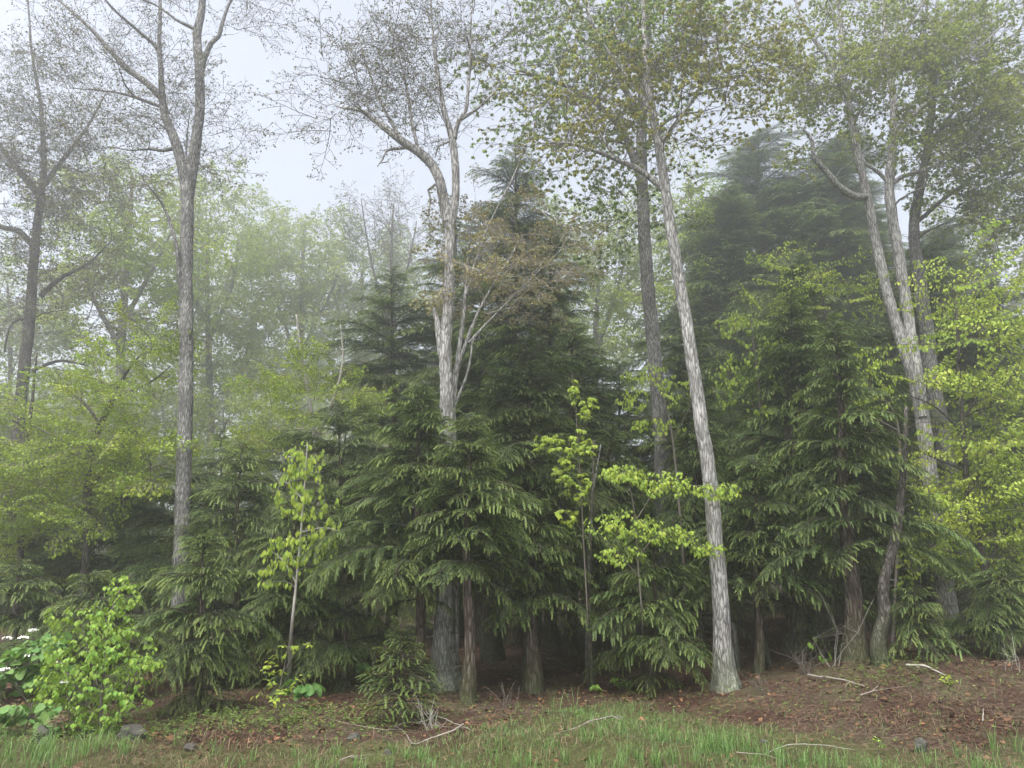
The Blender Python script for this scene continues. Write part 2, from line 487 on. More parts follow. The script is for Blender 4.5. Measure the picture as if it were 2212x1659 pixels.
# ------------------------------------------------------------------ hemlock boughs
def hemlock_bough(L, seed, kind='hemlock'):
    r = np.random.default_rng(seed)
    acc = Acc()
    n = 16
    t = np.linspace(0, 1, n)
    arch = 0.24 if kind == 'hemlock' else 0.05
    drop = 0.44 if kind == 'hemlock' else 0.10
    ax = np.stack([L * t * (1 - 0.10 * t), L * 0.05 * np.sin(t * 3 + r.uniform(0, 6)) * t, L * (arch * t - drop * t ** 2.3)], 1)
    tube(acc, ax, 0.006 + 0.009 * L * (1 - t) ** 1.1, 4, mat=1, tint=0.4)
    T = unit(np.gradient(ax, axis=0))
    O, X, S, Nn, W, Ti = [], [], [], [], [], []
    step = 0.085
    s = 0.10 * L + 0.03
    side = 1
    while s < L * 0.99:
        q = s / L
        p = np.array([np.interp(q, t, ax[:, k]) for k in range(3)])
        d = unit(np.array([np.interp(q, t, T[:, k]) for k in range(3)]))
        lat = unit(np.cross((0, 0, 1), d)) * side
        bl = (0.42 * L * (1 - q) ** 0.75 * min(1, 0.45 + q / 0.35) + 0.06) * r.uniform(0.45, 1.35)
        ang = R(r.uniform(48, 66)) * (1 - 0.35 * q)
        bd = d * math.cos(ang) + lat * math.sin(ang)
        bd = bd + np.array((0, 0, r.uniform(-0.02, 0.18)))
        m = max(2, int(bl / (0.032 if kind == 'hemlock' else 0.045)))
        uu = (np.arange(m) + 0.6) / m
        droop = (0.30 if kind == 'hemlock' else 0.12) * r.uniform(0.4, 1.6)
        bp = p + bd * (uu * bl)[:, None] + np.array((0, 0, -1.0)) * (droop * bl * uu ** 2)[:, None]
        bt = unit(bd + np.array((0, 0, -1.0)) * (2 * droop * uu)[:, None])
        tube(acc, np.vstack([p, bp[::3], bp[-1]]), np.full(len(bp[::3]) + 2, 0.003), 3, mat=1, tint=0.3, cap=False)
        for sgn in (1, -1):
            la = unit(np.cross((0, 0, 1.0), bt)) * sgn
            a2 = R(46) + r.normal(0, 0.33, m)
            X.append(bt * np.cos(a2)[:, None] + la * np.sin(a2)[:, None] + np.array((0, 0, -1.0)) * ((0.05 + 0.40 * r.random(m) ** 1.5 * (0.3 + uu)) * (1.0 if kind == 'hemlock' else 0.25))[:, None])
            O.append(bp)
            ln = (0.050 + 0.050 * (1 - 0.6 * uu)) * r.uniform(0.55, 1.5, m) * (1.0 if kind == 'hemlock' else 0.42) * min(1.0, 0.55 + L * 0.3)
            S.append(ln); W.append(np.full(m, 0.020 if kind == 'hemlock' else 0.022) * r.uniform(0.75, 1.2, m))
            Nn.append(np.tile((0, 0, 1.0), (m, 1)) + r.normal(0, 0.25, (m, 3)))
            Ti.append(np.clip(0.03 + r.uniform(-0.04, 0.12) + 0.38 * uu ** 1.6 * r.uniform(0.2, 1.4, m) + 0.26 * q ** 2 * r.uniform(0.3, 1.3, m) + r.normal(0, 0.05, m), 0, 1))
        # growing tip of the branchlet
        O.append(bp[-1:]); X.append(bt[-1:] + np.array((0, 0, -0.25))); S.append(np.array([0.13 * r.uniform(0.7, 1.3)])); W.append(np.array([0.03]))
        Nn.append(np.array([(0, 0, 1.0)])); Ti.append(np.array([0.25 + 0.4 * r.random()]))
        s += step * r.uniform(0.7, 1.3) * (0.55 if kind == 'hemlock' else 0.8)
        side = -side
    O, X, S, W, Nn, Ti = (np.concatenate(k) for k in (O, X, S, W, Nn, Ti))
    tt_ = np.clip(Ti[:, None] * (0.35 + 0.8 * FI_V[None, :, 0]) + 0.16 * np.clip(FI_V[None, :, 0] - 0.55, 0, 1) * (0.2 + Ti[:, None] * 2), 0, 1)
    acc.scatter(FI_V, FI_F, O, frames(X, Nn, S, W), tt_, 0)
    if kind == 'spruce':
        k = r.choice(len(O), len(O) // 5, replace=False)
        tip = O[k] + unit(X[k]) * (S[k] * 0.95)[:, None]
        acc.scatter(NE_V, NE_F, tip, frames(X[k] + (0, 0, .5), Nn[k], np.full(len(k), 0.03), np.full(len(k), 0.016)), np.full(len(k), 1.0), 0)
    return acc.mesh(kind + '_bough', [M_HEM if kind == 'hemlock' else M_SPR, M_HTWIG], (1,))


BOUGHS = {L: [hemlock_bough(L, 100 + int(L * 10) * 7 + k) for k in range(4)] for L in (0.6, 1.1, 1.8, 2.7)}
SPRUCE = {L: [hemlock_bough(L, 300 + int(L * 10) * 7 + k, 'spruce') for k in range(3)] for L in (0.4, 0.8)}


def bough_mat(p, az, pitch, sc, roll, scz=None):
    return Matrix.Translation(p) @ Matrix.Rotation(az, 4, 'Z') @ Matrix.Rotation(-pitch, 4, 'Y') @ Matrix.Rotation(roll, 4, 'X') @ Matrix.Diagonal((sc, sc, scz or sc, 1))


def conifer(name, label, u, Y, vtop, vbot, Rm, n, seed, group, dens=1.3, x=None, lean=(0, 0), rbase=None, cat='tree', bank=BOUGHS, droopf=1.0, trunk_uv=None, taper=0.68, bare=True, barkm=None, base_uv=None):
    r = np.random.default_rng(seed)
    if base_uv:
        b = ground(*base_uv); bx, by = b[0], b[1]
    else:
        bx = at(u, 1300, Y)[0] if x is None else x
        by = Y
    bz = gz(bx, by) - 0.03
    top = at(u, vtop, by)
    H = top[2] - bz
    hb = max(0.15, at(u, vbot, by)[2] - bz)
    tx = top[0] - bx
    root = thing(name, label, cat, (bx, by, bz), group)
    acc = Acc()
    nn = max(8, int(H / 0.3))
    t = np.linspace(0, 1, nn)
    if rbase is None:
        rbase = 0.012 * H + 0.03
    P = np.stack([tx * t + 0.04 * np.sin(t * 9 + seed) * min(1, H / 6) + lean[0] * t * (1 - t), lean[1] * t, H * t], 1)
    P[0, 2] = -0.35
    P = np.vstack([P[:1], [[P[0, 0], P[0, 1], 0.0]], P[1:]]); t = np.concatenate([[0.0], [1e-4], t[1:]])
    Rd = rbase * (1 - t) ** 0.85 + 0.006
    tube(acc, P, Rd, 9, rough=0.03, r=r, flare=0.45)
    if bare:                                                        # dead stubs under the crown
        for k in range(int(5 + hb * 4)):
            z = r.uniform(0.15, 1.0) * hb * 1.15
            a = r.uniform(0, 6.28); ln = r.uniform(0.2, 0.9)
            p0 = np.array([np.interp(z / H, t, P[:, 0]), np.interp(z / H, t, P[:, 1]), z])
            d = np.array((math.cos(a), math.sin(a), r.uniform(-0.3, 0.15)))
            pp = np.stack([p0, p0 + d * ln * 0.5 + r.normal(0, 0.03, 3), p0 + d * ln + (0, 0, -0.08 * ln)])
            tube(acc, pp, (0.008, 0.005, 0.002), 4)
    obj('trunk', acc.mesh('conifer_trunk', [barkm or M_BARKH]), root)
    keys = sorted(bank)
    n = min(294, int(n * dens))
    for i in range(n):
        q = ((i + r.random()) / n) ** 0.68
        ly = max(4.0, H * 1.75)
        q = min(0.995, max(0.0, (round(q * ly) + r.normal(0, 0.13)) / ly)) if bank is BOUGHS and q < 0.9 else q
        z = hb + (H - hb) * q * 0.985
        a = i * 2.39996 + r.normal(0, 0.35)
        prof = (1 - q) ** taper * min(1.0, 0.70 + q * 2.0)
        lob = 1.0 + (0.27 * math.sin(2 * a + seed + q * 7) + 0.24 * math.sin(3 * a + 2.1 * seed - q * 11) if bank is BOUGHS else 0.0)
        Ln = max(0.34 if bank is BOUGHS else 0.14, Rm * prof * lob * (r.uniform(0.5, 1.25) if bank is BOUGHS else r.uniform(0.7, 1.1)))
        key = min(keys, key=lambda k_: abs(math.log(k_ / Ln)))
        pitch = R(-4 + 34 * q ** 1.3) * droopf + r.normal(0, 0.12)
        p0 = (np.interp(z / H, t, P[:, 0]), np.interp(z / H, t, P[:, 1]), z)
        me = bank[key][r.integers(len(bank[key]))]
        obj('branch', me, root, bough_mat(p0, a, pitch, Ln / key, r.normal(0, 0.15)))
    for k in range(2):                                              # nodding leader
        obj('branch', bank[keys[0]][k], root, bough_mat((tx, lean[1], H * 0.985), r.uniform(0, 6.28), R(62), 0.55 * min(1, H / 5 + 0.3), 0))
    return root


# ------------------------------------------------------------------ broadleaf sprays
def spray(seed, mat, L=1.3, nside=9, leaf='mp', size=0.085, tuft=5, along=0, droop=0.5, hang=0.6, flat=0.5, twigm=None, side_len=0.45, tlo=0.0, thi=1.0, up=0.1, sub=0, wid=1.0):
    r = np.random.default_rng(seed)
    acc = Acc()
    n = 8
    t = np.linspace(0, 1, n)
    ax = np.stack([L * t, L * 0.07 * np.sin(3 * t + r.uniform(0, 6)), L * (up * t - 0.5 * droop * 0.4 * t ** 2)], 1) + np.cumsum(r.normal(0, 0.012 * L, (n, 3)), 0) * t[:, None]
    tube(acc, ax, 0.008 * (1 - t) + 0.0025, 4, mat=1)
    twigs = [(ax[-3:], 1.0)]

    def side(p, d, ln, sg, depth):
        lat = unit(np.cross((0, 0, 1.0), d) + 1e-6) * sg
        roll = r.normal(0, 1 - flat) + r.normal(0, 0.15)
        lat = lat * math.cos(roll) + np.cross(d, lat) * math.sin(roll)
        a = R(r.uniform(32, 62))
        dd = d * math.cos(a) + lat * math.sin(a)
        m = 4
        k = np.linspace(0, 1, m)[:, None]
        tw = p + dd * ln * k + np.array((0, 0, -1.0)) * droop * 0.3 * ln * k ** 2 + np.cumsum(r.normal(0, 0.03 * ln, (m, 3)), 0) * k
        tube(acc, tw, np.linspace(0.0065, 0.003, m), 3, mat=1, cap=False)
        twigs.append((tw, 0.8))
        if depth > 0:
            for q in (0.4, 0.7):
                i = q * (m - 1); i0 = int(i)
                pp = tw[i0] + (tw[i0 + 1] - tw[i0]) * (i - i0)
                side(pp, unit(tw[i0 + 1] - tw[i0]), ln * r.uniform(0.4, 0.65), r.choice((-1, 1)), depth - 1)

    sg = 1
    for q in np.linspace(0.12, 0.95, nside):
        i = q * (n - 1); i0 = min(int(i), n - 2)
        p = ax[i0] + (ax[i0 + 1] - ax[i0]) * (i - i0)
        side(p, unit(ax[i0 + 1] - ax[i0]), L * side_len * (1 - 0.55 * q) * r.uniform(0.6, 1.3), sg, sub)
        sg = -sg
    O, X, Nn = [], [], []
    for tw, w in twigs:
        d = unit(tw[-1] - tw[-2])
        if tuft:
            k = max(2, int(r.normal(tuft, 1)))
            rd = unit(r.normal(0, 1, (k, 3)) * (1, 1, 0.35))
            xx = unit(d * 0.55 + rd) * (1 - hang) + np.array((0, 0, -1.0)) * hang
            O.append(np.tile(tw[-1], (k, 1)) + unit(rd + d) * size * r.uniform(0.15, 0.6, (k, 1)))
            X.append(xx); Nn.append(unit(rd * 0.7 + (0, 0, 0.8)) + r.normal(0, 0.2, (k, 3)))
        if along:
            ln = np.linalg.norm(tw[-1] - tw[0])
            k = max(1, int(ln / along))
            s_ = (np.arange(k) + r.random(k) * 0.6) / k * (len(tw) - 1.001)
            i0 = s_.astype(int)
            pp = tw[i0] + (tw[i0 + 1] - tw[i0]) * (s_ - i0)[:, None]
            la = unit(np.cross((0, 0, 1.0), d) + 1e-6)
            sgn = np.where(np.arange(k) % 2 == 0, 1.0, -1.0)[:, None]
            xx = unit(d + la * sgn * 1.1 + r.normal(0, 0.25, (k, 3)))
            O.append(pp); X.append(xx * (1 - hang) + np.array((0, 0, -1.0)) * hang)
            Nn.append(np.tile((0, 0, 1.0), (k, 1)) + xx * hang + r.normal(0, 0.25, (k, 3)))
    O, X, Nn = (np.concatenate(k) for k in (O, X, Nn))
    S = size * r.uniform(0.6, 1.25, len(O))
    acc.scatter(*LEAF[leaf], O, frames(X, Nn, S, S * wid), np.clip(r.uniform(tlo, thi, len(O)), 0, 1), 0)
    return acc.mesh('leafy_spray', [mat, twigm or M_TWIG], (1,))


SPR = {
    'maple': [spray(10 + k, M_MAPLE, 1.35, 12, 'mp', 0.076, 10, 0, 0.5, 0.5, 0.4, sub=0) for k in range(5)],
    'olive': [spray(20 + k, M_OLIVE, 1.25, 12, 'mp', 0.070, 10, 0, 0.5, 0.5, 0.4) for k in range(5)],
    'right': [spray(30 + k, M_RIGHT, 1.35, 10, 'mp', 0.085, 5, 0, 0.4, 0.4, 0.35, sub=1) for k in range(5)],
    'small': [spray(40 + k, M_SMALL, 1.5, 9, 'di', 0.06, 3, 0, 0.1, 0.45, 0.2, sub=1, up=0.25) for k in range(5)],
    'dusk': [spray(50 + k, M_SMALL, 1.5, 11, 'di', 0.08, 3, 0, 0.1, 0.45, 0.2, sub=1, up=0.2) for k in range(5)],
    'bronze': [spray(60 + k, M_BRONZE, 1.0, 9, 'mp', 0.06, 5, 0, 0.3, 0.55, 0.3, sub=1, up=0.2, twigm=M_TWIGL) for k in range(4)],
    'beech': [spray(70 + k, M_BEECH, 1.15, 9, 'ov', 0.095, 2, 0.075, 0.35, 0.62, 0.85, side_len=0.5) for k in range(5)],
    'under': [spray(80 + k, M_UNDER, 1.2, 9, 'ov', 0.085, 3, 0.085, 0.35, 0.5, 0.75, sub=1, side_len=0.45) for k in range(5)],
    'far': [spray(90 + k, M_FAR, 1.9, 11, 'di', 0.125, 5, 0.14, 0.2, 0.35, 0.3, sub=1) for k in range(5)],
}


def ell_points(r, e, Yc, shell=0.35):
    """points inside an ellipse drawn round (u,v) at depth Yc, with depth spread"""
    u, v, ru, rv, dd, n = e
    out = []
    while len(out) < n:
        p = r.uniform(-1, 1, 3)
        q = np.linalg.norm(p)
        if q > 1 or q < shell * r.random():
            continue
        out.append(at(u + p[0] * ru, v + p[1] * rv, Yc + p[2] * dd))
    return out


def broadleaf(name, label, Y, base, stems, crown, kind, seed, group=None, cat='tree', bark=None, ssc=1.0, limbs=14, sides=12, flare=0.5, rmin=0.006, attach_min=1.5, extra=1, fine=True):
    """stems: [(pixel points (u, v[, depth offset]), radius list)]; the first one starts at the ground.
    crown: [(u, v, ru, rv, depth spread, count)] ellipses that the leafy branches fill"""
    r = np.random.default_rng(seed)
    if len(base) == 3:
        b = base
    elif Y is None:
        b = ground(*base); Y = b[1]
    else:
        b = at(base[0], base[1], Y)
    b = np.array((b[0], Y, gz(b[0], Y)))
    root = thing(name, label, cat, tuple(b), group)
    acc = Acc()
    NP, NR, ND = [], [], []
    for si, (pts, rad) in enumerate(stems):
        W = [at(p[0], p[1], Y + (p[2] if len(p) > 2 else 0)) for p in pts]
        if si == 0:
            W = [w for w in W if w[2] > b[2] + 0.35]
            W = [b - (0, 0, 0.35), b] + W
        rr = np.interp(np.linspace(0, 1, len(W)), np.linspace(0, 1, len(rad)), rad)
        P, Rd = catmull(W, rr, 0.16)
        P = P - b
        if len(P) > 4:
            wob = np.cumsum(r.normal(0, 0.004, P.shape), 0); wob -= np.linspace(0, 1, len(P))[:, None] * wob[-1]
            P = P + wob
        tube(acc, P, Rd, sides if rr.max() > 0.08 else 8, rough=0.035, r=r, flare=flare if si == 0 else 0)
        D = unit(np.gradient(P, axis=0))
        k = P[:, 2] > attach_min
        NP.append(P[k]); NR.append(Rd[k]); ND.append(D[k])
    NP, NR, ND = np.concatenate(NP), np.concatenate(NR), np.concatenate(ND)
    targ = []
    for e in crown:
        targ += [(p - b, e[6] if len(e) > 6 else None) for p in ell_points(r, e[:6], Y)]
    order = list(range(len(targ)))
    d0 = [np.min(np.linalg.norm(NP - p, axis=1)) for p, _ in targ]
    order.sort(key=lambda i: d0[i] * r.uniform(0.5, 1.3))
    # a few long limbs first so that later ones branch from them
    far = sorted(range(len(targ)), key=lambda i: -d0[i])[:limbs * 3]
    r.shuffle(far)
    first = far[:limbs]
    order = first + [i for i in order if i not in set(first)]
    leafy = []
    for c, i in enumerate(order):
        p, kk = targ[i]
        d = p - NP
        dist = np.linalg.norm(d, axis=1)
        cost = dist * (1.0 + 0.9 * np.clip(-(d[:, 2] / (dist + 1e-6)) + 0.1, 0, 1)) * (1 + 0.5 * np.clip(0.2 - np.sum(d * ND, 1) / (dist + 1e-6), 0, 1))
        j = int(np.argmin(cost))
        p0, dn, ln = NP[j], ND[j], dist[j]
        if ln < 0.15:
            leafy.append((p, unit(dn + r.normal(0, 0.4, 3)), kk)); continue
        dirn = unit(d[j])
        m = max(4, int(ln / 0.22))
        tt = np.linspace(0, 1, m)[:, None]
        c1 = p0 + (dn * 0.45 + dirn * 0.55) * ln * 0.45
        c2 = p - (dirn * 0.8 + np.array((0, 0, 0.25))) * ln * 0.3
        Q = (1 - tt) ** 3 * p0 + 3 * (1 - tt) ** 2 * tt * c1 + 3 * (1 - tt) * tt ** 2 * c2 + tt ** 3 * p
        wob = np.cumsum(r.normal(0, 0.012 * ln ** 0.5, Q.shape), 0)
        Q = Q + wob * (tt * (1 - tt) * 2)
        r0 = min(NR[j] * 0.72, rmin + 0.0085 * ln + (0.012 if c < limbs else 0.0))
        rq = np.linspace(r0, rmin * 0.7, m)
        tube(acc, Q, rq, 7 if r0 > 0.02 else 5, cap=True)
        Dq = unit(np.gradient(Q, axis=0))
        NP = np.vstack([NP, Q[2:]]); NR = np.concatenate([NR, rq[2:]]); ND = np.vstack([ND, Dq[2:]])
        leafy.append((p, Dq[-1], kk))
        for _ in range(extra):
            q = r.integers(m // 2, m)
            leafy.append((Q[q], unit(Dq[q] + r.normal(0, 0.7, 3)), kk))
    if len(leafy) > 299:
        leafy = [leafy[i] for i in r.choice(len(leafy), 299, replace=False)]
    obj('trunk', acc.mesh('tree_trunk', [bark or M_BARK]), root)
    for p, d, kk in leafy:
        bank = SPR[kk or kind]
        d = unit(d + np.array((0, 0, -0.15)))
        az = math.atan2(d[1], d[0]) + r.normal(0, 0.25)
        pitch = math.asin(max(-1, min(1, d[2]))) * 0.7
        s = ssc * r.uniform(0.7, 1.2)
        obj('branch', bank[r.integers(len(bank))], root, bough_mat(tuple(p), az, pitch, s, r.normal(0, 0.3)))
    return root


# ------------------------------------------------------------------ shrubs and saplings whose leaves show one by one
LEAFM = {}


def leaf_mesh(shape, mat, tint, bend):
    k = (shape, mat.name, tint, bend)
    if k not in LEAFM:
        V, F = LEAF[shape]
        V = V.copy()
        V[:, 2] = V[:, 2] * (1 + bend) - 0.22 * bend * V[:, 0] ** 2
        a = Acc(); a.add(V, F, tint)
        LEAFM[k] = a.mesh('single_leaf', [mat], ())
    return LEAFM[k]


def sapling(name, label, Y, base, stems, crown, shape, size, mat, seed, group=None, cat='shrub', per=7, twig=0.45, hang=0.45, bark=None, most=290, flat=0.7, opp=False, attach_min=0.1, updir=0.0, wid=1.0, more=1.0):
    r = np.random.default_rng(seed)
    b = base if len(base) == 3 else ground(*base)
    b = np.array((b[0], b[1], gz(b[0], b[1]) - 0.03))
    root = thing(name, label, cat, tuple(b), group)
    acc = Acc()
    NP, NR, ND = [], [], []
    for si, (pts, rad) in enumerate(stems):
        W = [at(p[0], p[1], (b[1] if Y is None else Y) + (p[2] if len(p) > 2 else 0)) for p in pts]
        if si == 0 or len(pts) < 2:
            W = [b] + W
        rr = np.interp(np.linspace(0, 1, len(W)), np.linspace(0, 1, len(rad)), rad)
        P, Rd = catmull(W, rr, 0.08)
        P = P - b
        tube(acc, P, Rd, 7, rough=0.02, r=r)
        D = unit(np.gradient(P, axis=0))
        k = P[:, 2] > attach_min
        NP.append(P[k]); NR.append(Rd[k]); ND.append(D[k])
    NP, NR, ND = np.concatenate(NP), np.concatenate(NR), np.concatenate(ND)
    Yc = b[1] if Y is None else Y
    targ = []
    for e in crown:
        targ += [p - b for p in ell_points(r, (*e[:5], int(e[5] * more)), Yc, 0.2)]
    targ.sort(key=lambda p: np.min(np.linalg.norm(NP - p, axis=1)))
    O, X, Nn = [], [], []
    for p in targ:
        d = p - NP
        dist = np.linalg.norm(d, axis=1)
        j = int(np.argmin(dist * (1.0 + 0.9 * np.clip(-(d[:, 2] / (dist + 1e-6)) + 0.2, 0, 1))))
        p0, ln = NP[j], dist[j]
        dirn = unit(d[j])
        m = max(5, int(ln / 0.08))
        tt = np.linspace(0, 1, m)[:, None]
        c1 = p0 + unit(ND[j] * 0.5 + dirn) * ln * 0.5
        Q = (1 - tt) ** 2 * p0 + 2 * (1 - tt) * tt * c1 + tt ** 2 * p + np.array((0, 0, 1.0)) * (0.06 * ln * np.sin(tt * math.pi))
        r0 = min(NR[j] * 0.8, 0.003 + 0.004 * ln)
        tube(acc, Q, np.linspace(r0, 0.0018, m), 4, cap=False)
        Dq = unit(np.gradient(Q, axis=0))
        NP = np.vstack([NP, Q[1:]]); NR = np.concatenate([NR, np.linspace(r0, 0.0018, m)[1:]]); ND = np.vstack([ND, Dq[1:]])
        use = min(ln, twig)
        k = max(3, int(per * use / twig) + 1)
        s_ = np.clip(1 - (np.arange(k) / k) * use / max(ln, 1e-3) * r.uniform(0.9, 1.1), 0, 1)
        idx = s_ * (m - 1.001); i0 = idx.astype(int)
        pp = Q[i0] + (Q[i0 + 1] - Q[i0]) * (idx - i0)[:, None]
        dd = Dq[i0]
        la = unit(np.cross((0, 0, 1.0), dd) + 1e-6)
        sg = np.where(np.arange(k) % 2 == 0, 1.0, -1.0)[:, None]
        if opp:
            pp = np.repeat(pp, 2, 0); dd = np.repeat(dd, 2, 0); la = np.repeat(la, 2, 0)
            sg = np.tile([[1.0], [-1.0]], (k, 1)); k *= 2
        xx = unit(dd * 0.8 + la * sg * 1.0 + r.normal(0, 0.28, (k, 3)))
        xx = xx * (1 - hang) + np.array((0, 0, -1.0)) * hang + np.array((0, 0, updir))
        O.append(pp + unit(xx) * size * 0.12); X.append(xx)
        Nn.append(np.tile((0, 0, 1.0 - 0.5 * hang), (k, 1)) + unit(xx * (1, 1, 0)) * hang * 0.9 + unit(p * (1, 1, 0) + 1e-6) * 0.5 + r.normal(0, 0.28, (k, 3)))
    O, X, Nn = (np.concatenate(k) for k in (O, X, Nn))
    S = size * r.uniform(0.6, 1.25, len(O))
    A = frames(X, Nn, S, S * wid)
    obj('stem', acc.mesh('sapling_stem', [bark or M_TWIG]), root)
    order = np.argsort(O[:, 1] - S * 3)
    for i in order[:most]:
        tint = (0.1, 0.35, 0.6, 0.9)[r.integers(4)]
        me = leaf_mesh(shape, mat, tint, (0.0, 0.5, 1.0)[r.integers(3)])
        Mx = Matrix.Identity(4)
        for a_ in range(3):
            for c_ in range(3):
                Mx[a_][c_] = A[i][a_][c_]
            Mx[a_][3] = O[i][a_]
        obj('leaf', me, root, Mx)
    rest = order[most:]
    if len(rest):
        a2 = Acc()
        a2.scatter(*LEAF[shape], O[rest], A[rest], r.uniform(0, 1, len(rest)), 0)
        obj('foliage', a2.mesh('shrub_foliage', [mat], ()), root, kind='stuff')
    return root, b


# ================================================================== THE PLACE
# ------------------------------------------------------------------ ground sheet
def grassy(x, y):
    """where the verge grass grows: its far edge wanders"""
    edge = 9.6 + 0.35 * np.sin(x * 0.9 + 0.5) + 0.2 * np.sin(x * 2.3)
    edge = edge + 2.3 * np.exp(-((x - 1.55) / 1.5) ** 2) - 0.15 * smooth(2.5, 5, x) + 0.4 * smooth(-4.0, -6.5, x)
    return smooth(edge + 0.35, edge - 0.5, y)


def build_ground():
    xs = np.concatenate([np.linspace(-165, -13, 40), np.linspace(-12.9, 12.9, 190), np.linspace(13, 165, 40)])
    ys = np.concatenate([np.linspace(-165, 4, 30), np.linspace(4.1, 19, 130), np.linspace(19.3, 45, 50), np.linspace(47, 165, 30)])
    X, Y = np.meshgrid(xs, ys)
    Z = terrain(X, Y)
    Z = Z + 0.012 * rng.normal(size=Z.shape) * ((np.abs(X) < 12) & (Y > 5) & (Y < 20))
    V = np.stack([X, Y, Z], -1).reshape(-1, 3)
    nx, ny = len(xs), len(ys)
    i, j = np.meshgrid(np.arange(ny - 1), np.arange(nx - 1), indexing='ij')
    A = i * nx + j
    F = np.stack([np.stack([A, A + 1, A + nx + 1], -1), np.stack([A, A + nx + 1, A + nx], -1)], 2).reshape(-1, 3)
    a = Acc()
    a.add(V, F, 0.75 * grassy(V[:, 0], V[:, 1]))
    obj('ground', a.mesh('ground', [M_GROUND], (0,)), kind='structure')


build_ground()


def on_ground(x, y):
    return np.stack([x, y, terrain(x, y)], -1)


def build_grass():
    a = Acc()
    r = np.random.default_rng(5)

    def blades(x, y, h, w, tint, lean, a=a):
        n = len(x)
        if n == 0:
            return
        ph = r.uniform(0, 2 * math.pi, n)
        dx, dy = np.cos(ph), np.sin(ph)
        le = lean * r.uniform(0.2, 1.5, n) * h
        b = on_ground(x, y) - (0, 0, 0.01)
        k = np.array([0, 0.35, 0.7, 1.0])
        q = b[:, None, :] + np.stack([dx[:, None] * le[:, None] * k ** 2, dy[:, None] * le[:, None] * k ** 2, h[:, None] * (k - 0.25 * (le / h)[:, None] * k ** 2)], -1)
        px, py = -dy, dx
        wv = w[:, None] * np.array([0.8, 1.0, 0.7, 0.0])
        off = np.stack([px[:, None] * wv, py[:, None] * wv, np.zeros_like(wv)], -1)
        L, Rr = q - off, q + off
        V = np.concatenate([L[:, :3], Rr[:, :3], q[:, 3:]], 1)        # 7 verts
        T = np.array([(0, 3, 4), (0, 4, 1), (1, 4, 5), (1, 5, 2), (2, 5, 6)])
        F = (np.arange(n)[:, None, None] * 7 + T[None]).reshape(-1, 3)
        a.add(V.reshape(-1, 3), F, np.repeat(tint, 7))

    n = 90000                                                        # short sward
    x = r.uniform(-8.6, 8.6, n); y = r.uniform(6.4, 12.6, n)
    g = grassy(x, y) * (0.25 + 0.75 * smooth(-0.3, 0.5, np.sin(x * 2.1 + y) + np.sin(x * 0.7 - y * 3.1) + 0.4))
    g = g * (1 + 0.5 * np.exp(-((x - 1.5) / 1.8) ** 2)) * np.where((x > -4.6) & (x < -0.9) & (y > 7.9), 0.30, 1.0) * (0.5 + 0.5 * smooth(-0.5, 0.6, np.sin(x * 4.3 + 2 * np.sin(y * 2.1)) + np.sin(y * 5.1 - x * 1.7)))
    k = r.random(n) < g * 0.9
    x, y = x[k], y[k]
    blades(x, y, r.uniform(0.03, 0.11, len(x)), r.uniform(0.0016, 0.0036, len(x)), np.clip(r.normal(0.35, 0.25, len(x)), 0, 1), 0.6)
    tall = [(-5.6, 8.9, 0.75, 420, 0.34), (-4.6, 8.9, 0.5, 220, 0.34), (-6.6, 8.7, 0.6, 200, 0.32), (-3.1, 8.5, 0.5, 90, 0.24), (-2.0, 8.5, 0.45, 120, 0.24), (-1.0, 8.6, 0.9, 200, 0.2), (0.3, 8.7, 0.8, 260, 0.24),
            (1.3, 8.6, 0.7, 300, 0.24), (2.3, 9.1, 0.5, 330, 0.32), (2.8, 8.6, 0.6, 300, 0.26), (3.8, 8.4, 0.8, 260, 0.22), (4.9, 8.3, 0.6, 200, 0.26), (5.7, 8.5, 0.45, 260, 0.38), (6.5, 8.6, 0.5, 220, 0.32),
            (0.62, 11.7, 0.07, 12, 0.42), (0.88, 11.75, 0.05, 10, 0.46), (0.9, 9.6, 0.5, 160, 0.2), (1.7, 10.0, 0.7, 200, 0.2), (1.1, 10.9, 0.5, 110, 0.18)]
    for cx, cy, s, n, h in tall:
        m = max(1, n // 14) if s > 0.1 else 1
        tx = cx + r.normal(0, s * 0.6, m); ty = cy + r.normal(0, 0.22 if s > 0.1 else 0.02, m)
        i = r.integers(0, m, n)
        blades(tx[i] + r.normal(0, 0.03, n), ty[i] + r.normal(0, 0.03, n), h * 0.85 * r.uniform(0.45, 1.15, n), r.uniform(0.0022, 0.0046, n), np.clip(r.normal(0.55, 0.25, n), 0, 1), 0.45)
    n = 2600                                                         # stray blades in the litter
    x = r.uniform(-8.6, 8.6, n); y = r.uniform(9.0, 12.5, n)
    k = r.random(n) < 0.55
    x, y = x[k], y[k]
    blades(x, y, r.uniform(0.04, 0.13, len(x)), r.uniform(0.002, 0.004, len(x)), np.clip(r.normal(0.5, 0.25, len(x)), 0, 1), 0.7)
    n = 16000                                                        # thin grass and sprouts beyond the verge
    x = r.uniform(-8.6, 8.6, n); y = r.uniform(9.2, 12.2, n)
    dens = 0.75 * smooth(0.0, 1.2, np.sin(x * 1.3 + 1.5) + 0.8 * np.sin(x * 3.1 - y * 2.3) + 0.5 * np.sin(y * 4.0 + x)) * smooth(11.4, 9.8, y) * np.where(x < 2.2, 1, 0.35)
    dens = np.maximum(dens, 0.8 * np.exp(-((x + 6.0) / 2.2) ** 2 - ((y - 9.7) / 0.7) ** 2))
    k = r.random(n) < dens
    x, y = x[k], y[k]
    blades(x, y, r.uniform(0.03, 0.12, len(x)), r.uniform(0.002, 0.004, len(x)), np.clip(r.normal(0.4, 0.3, len(x)), 0, 1), 0.8)
    obj('grass', a.mesh('grass', [M_GRASS], ()), kind='stuff')
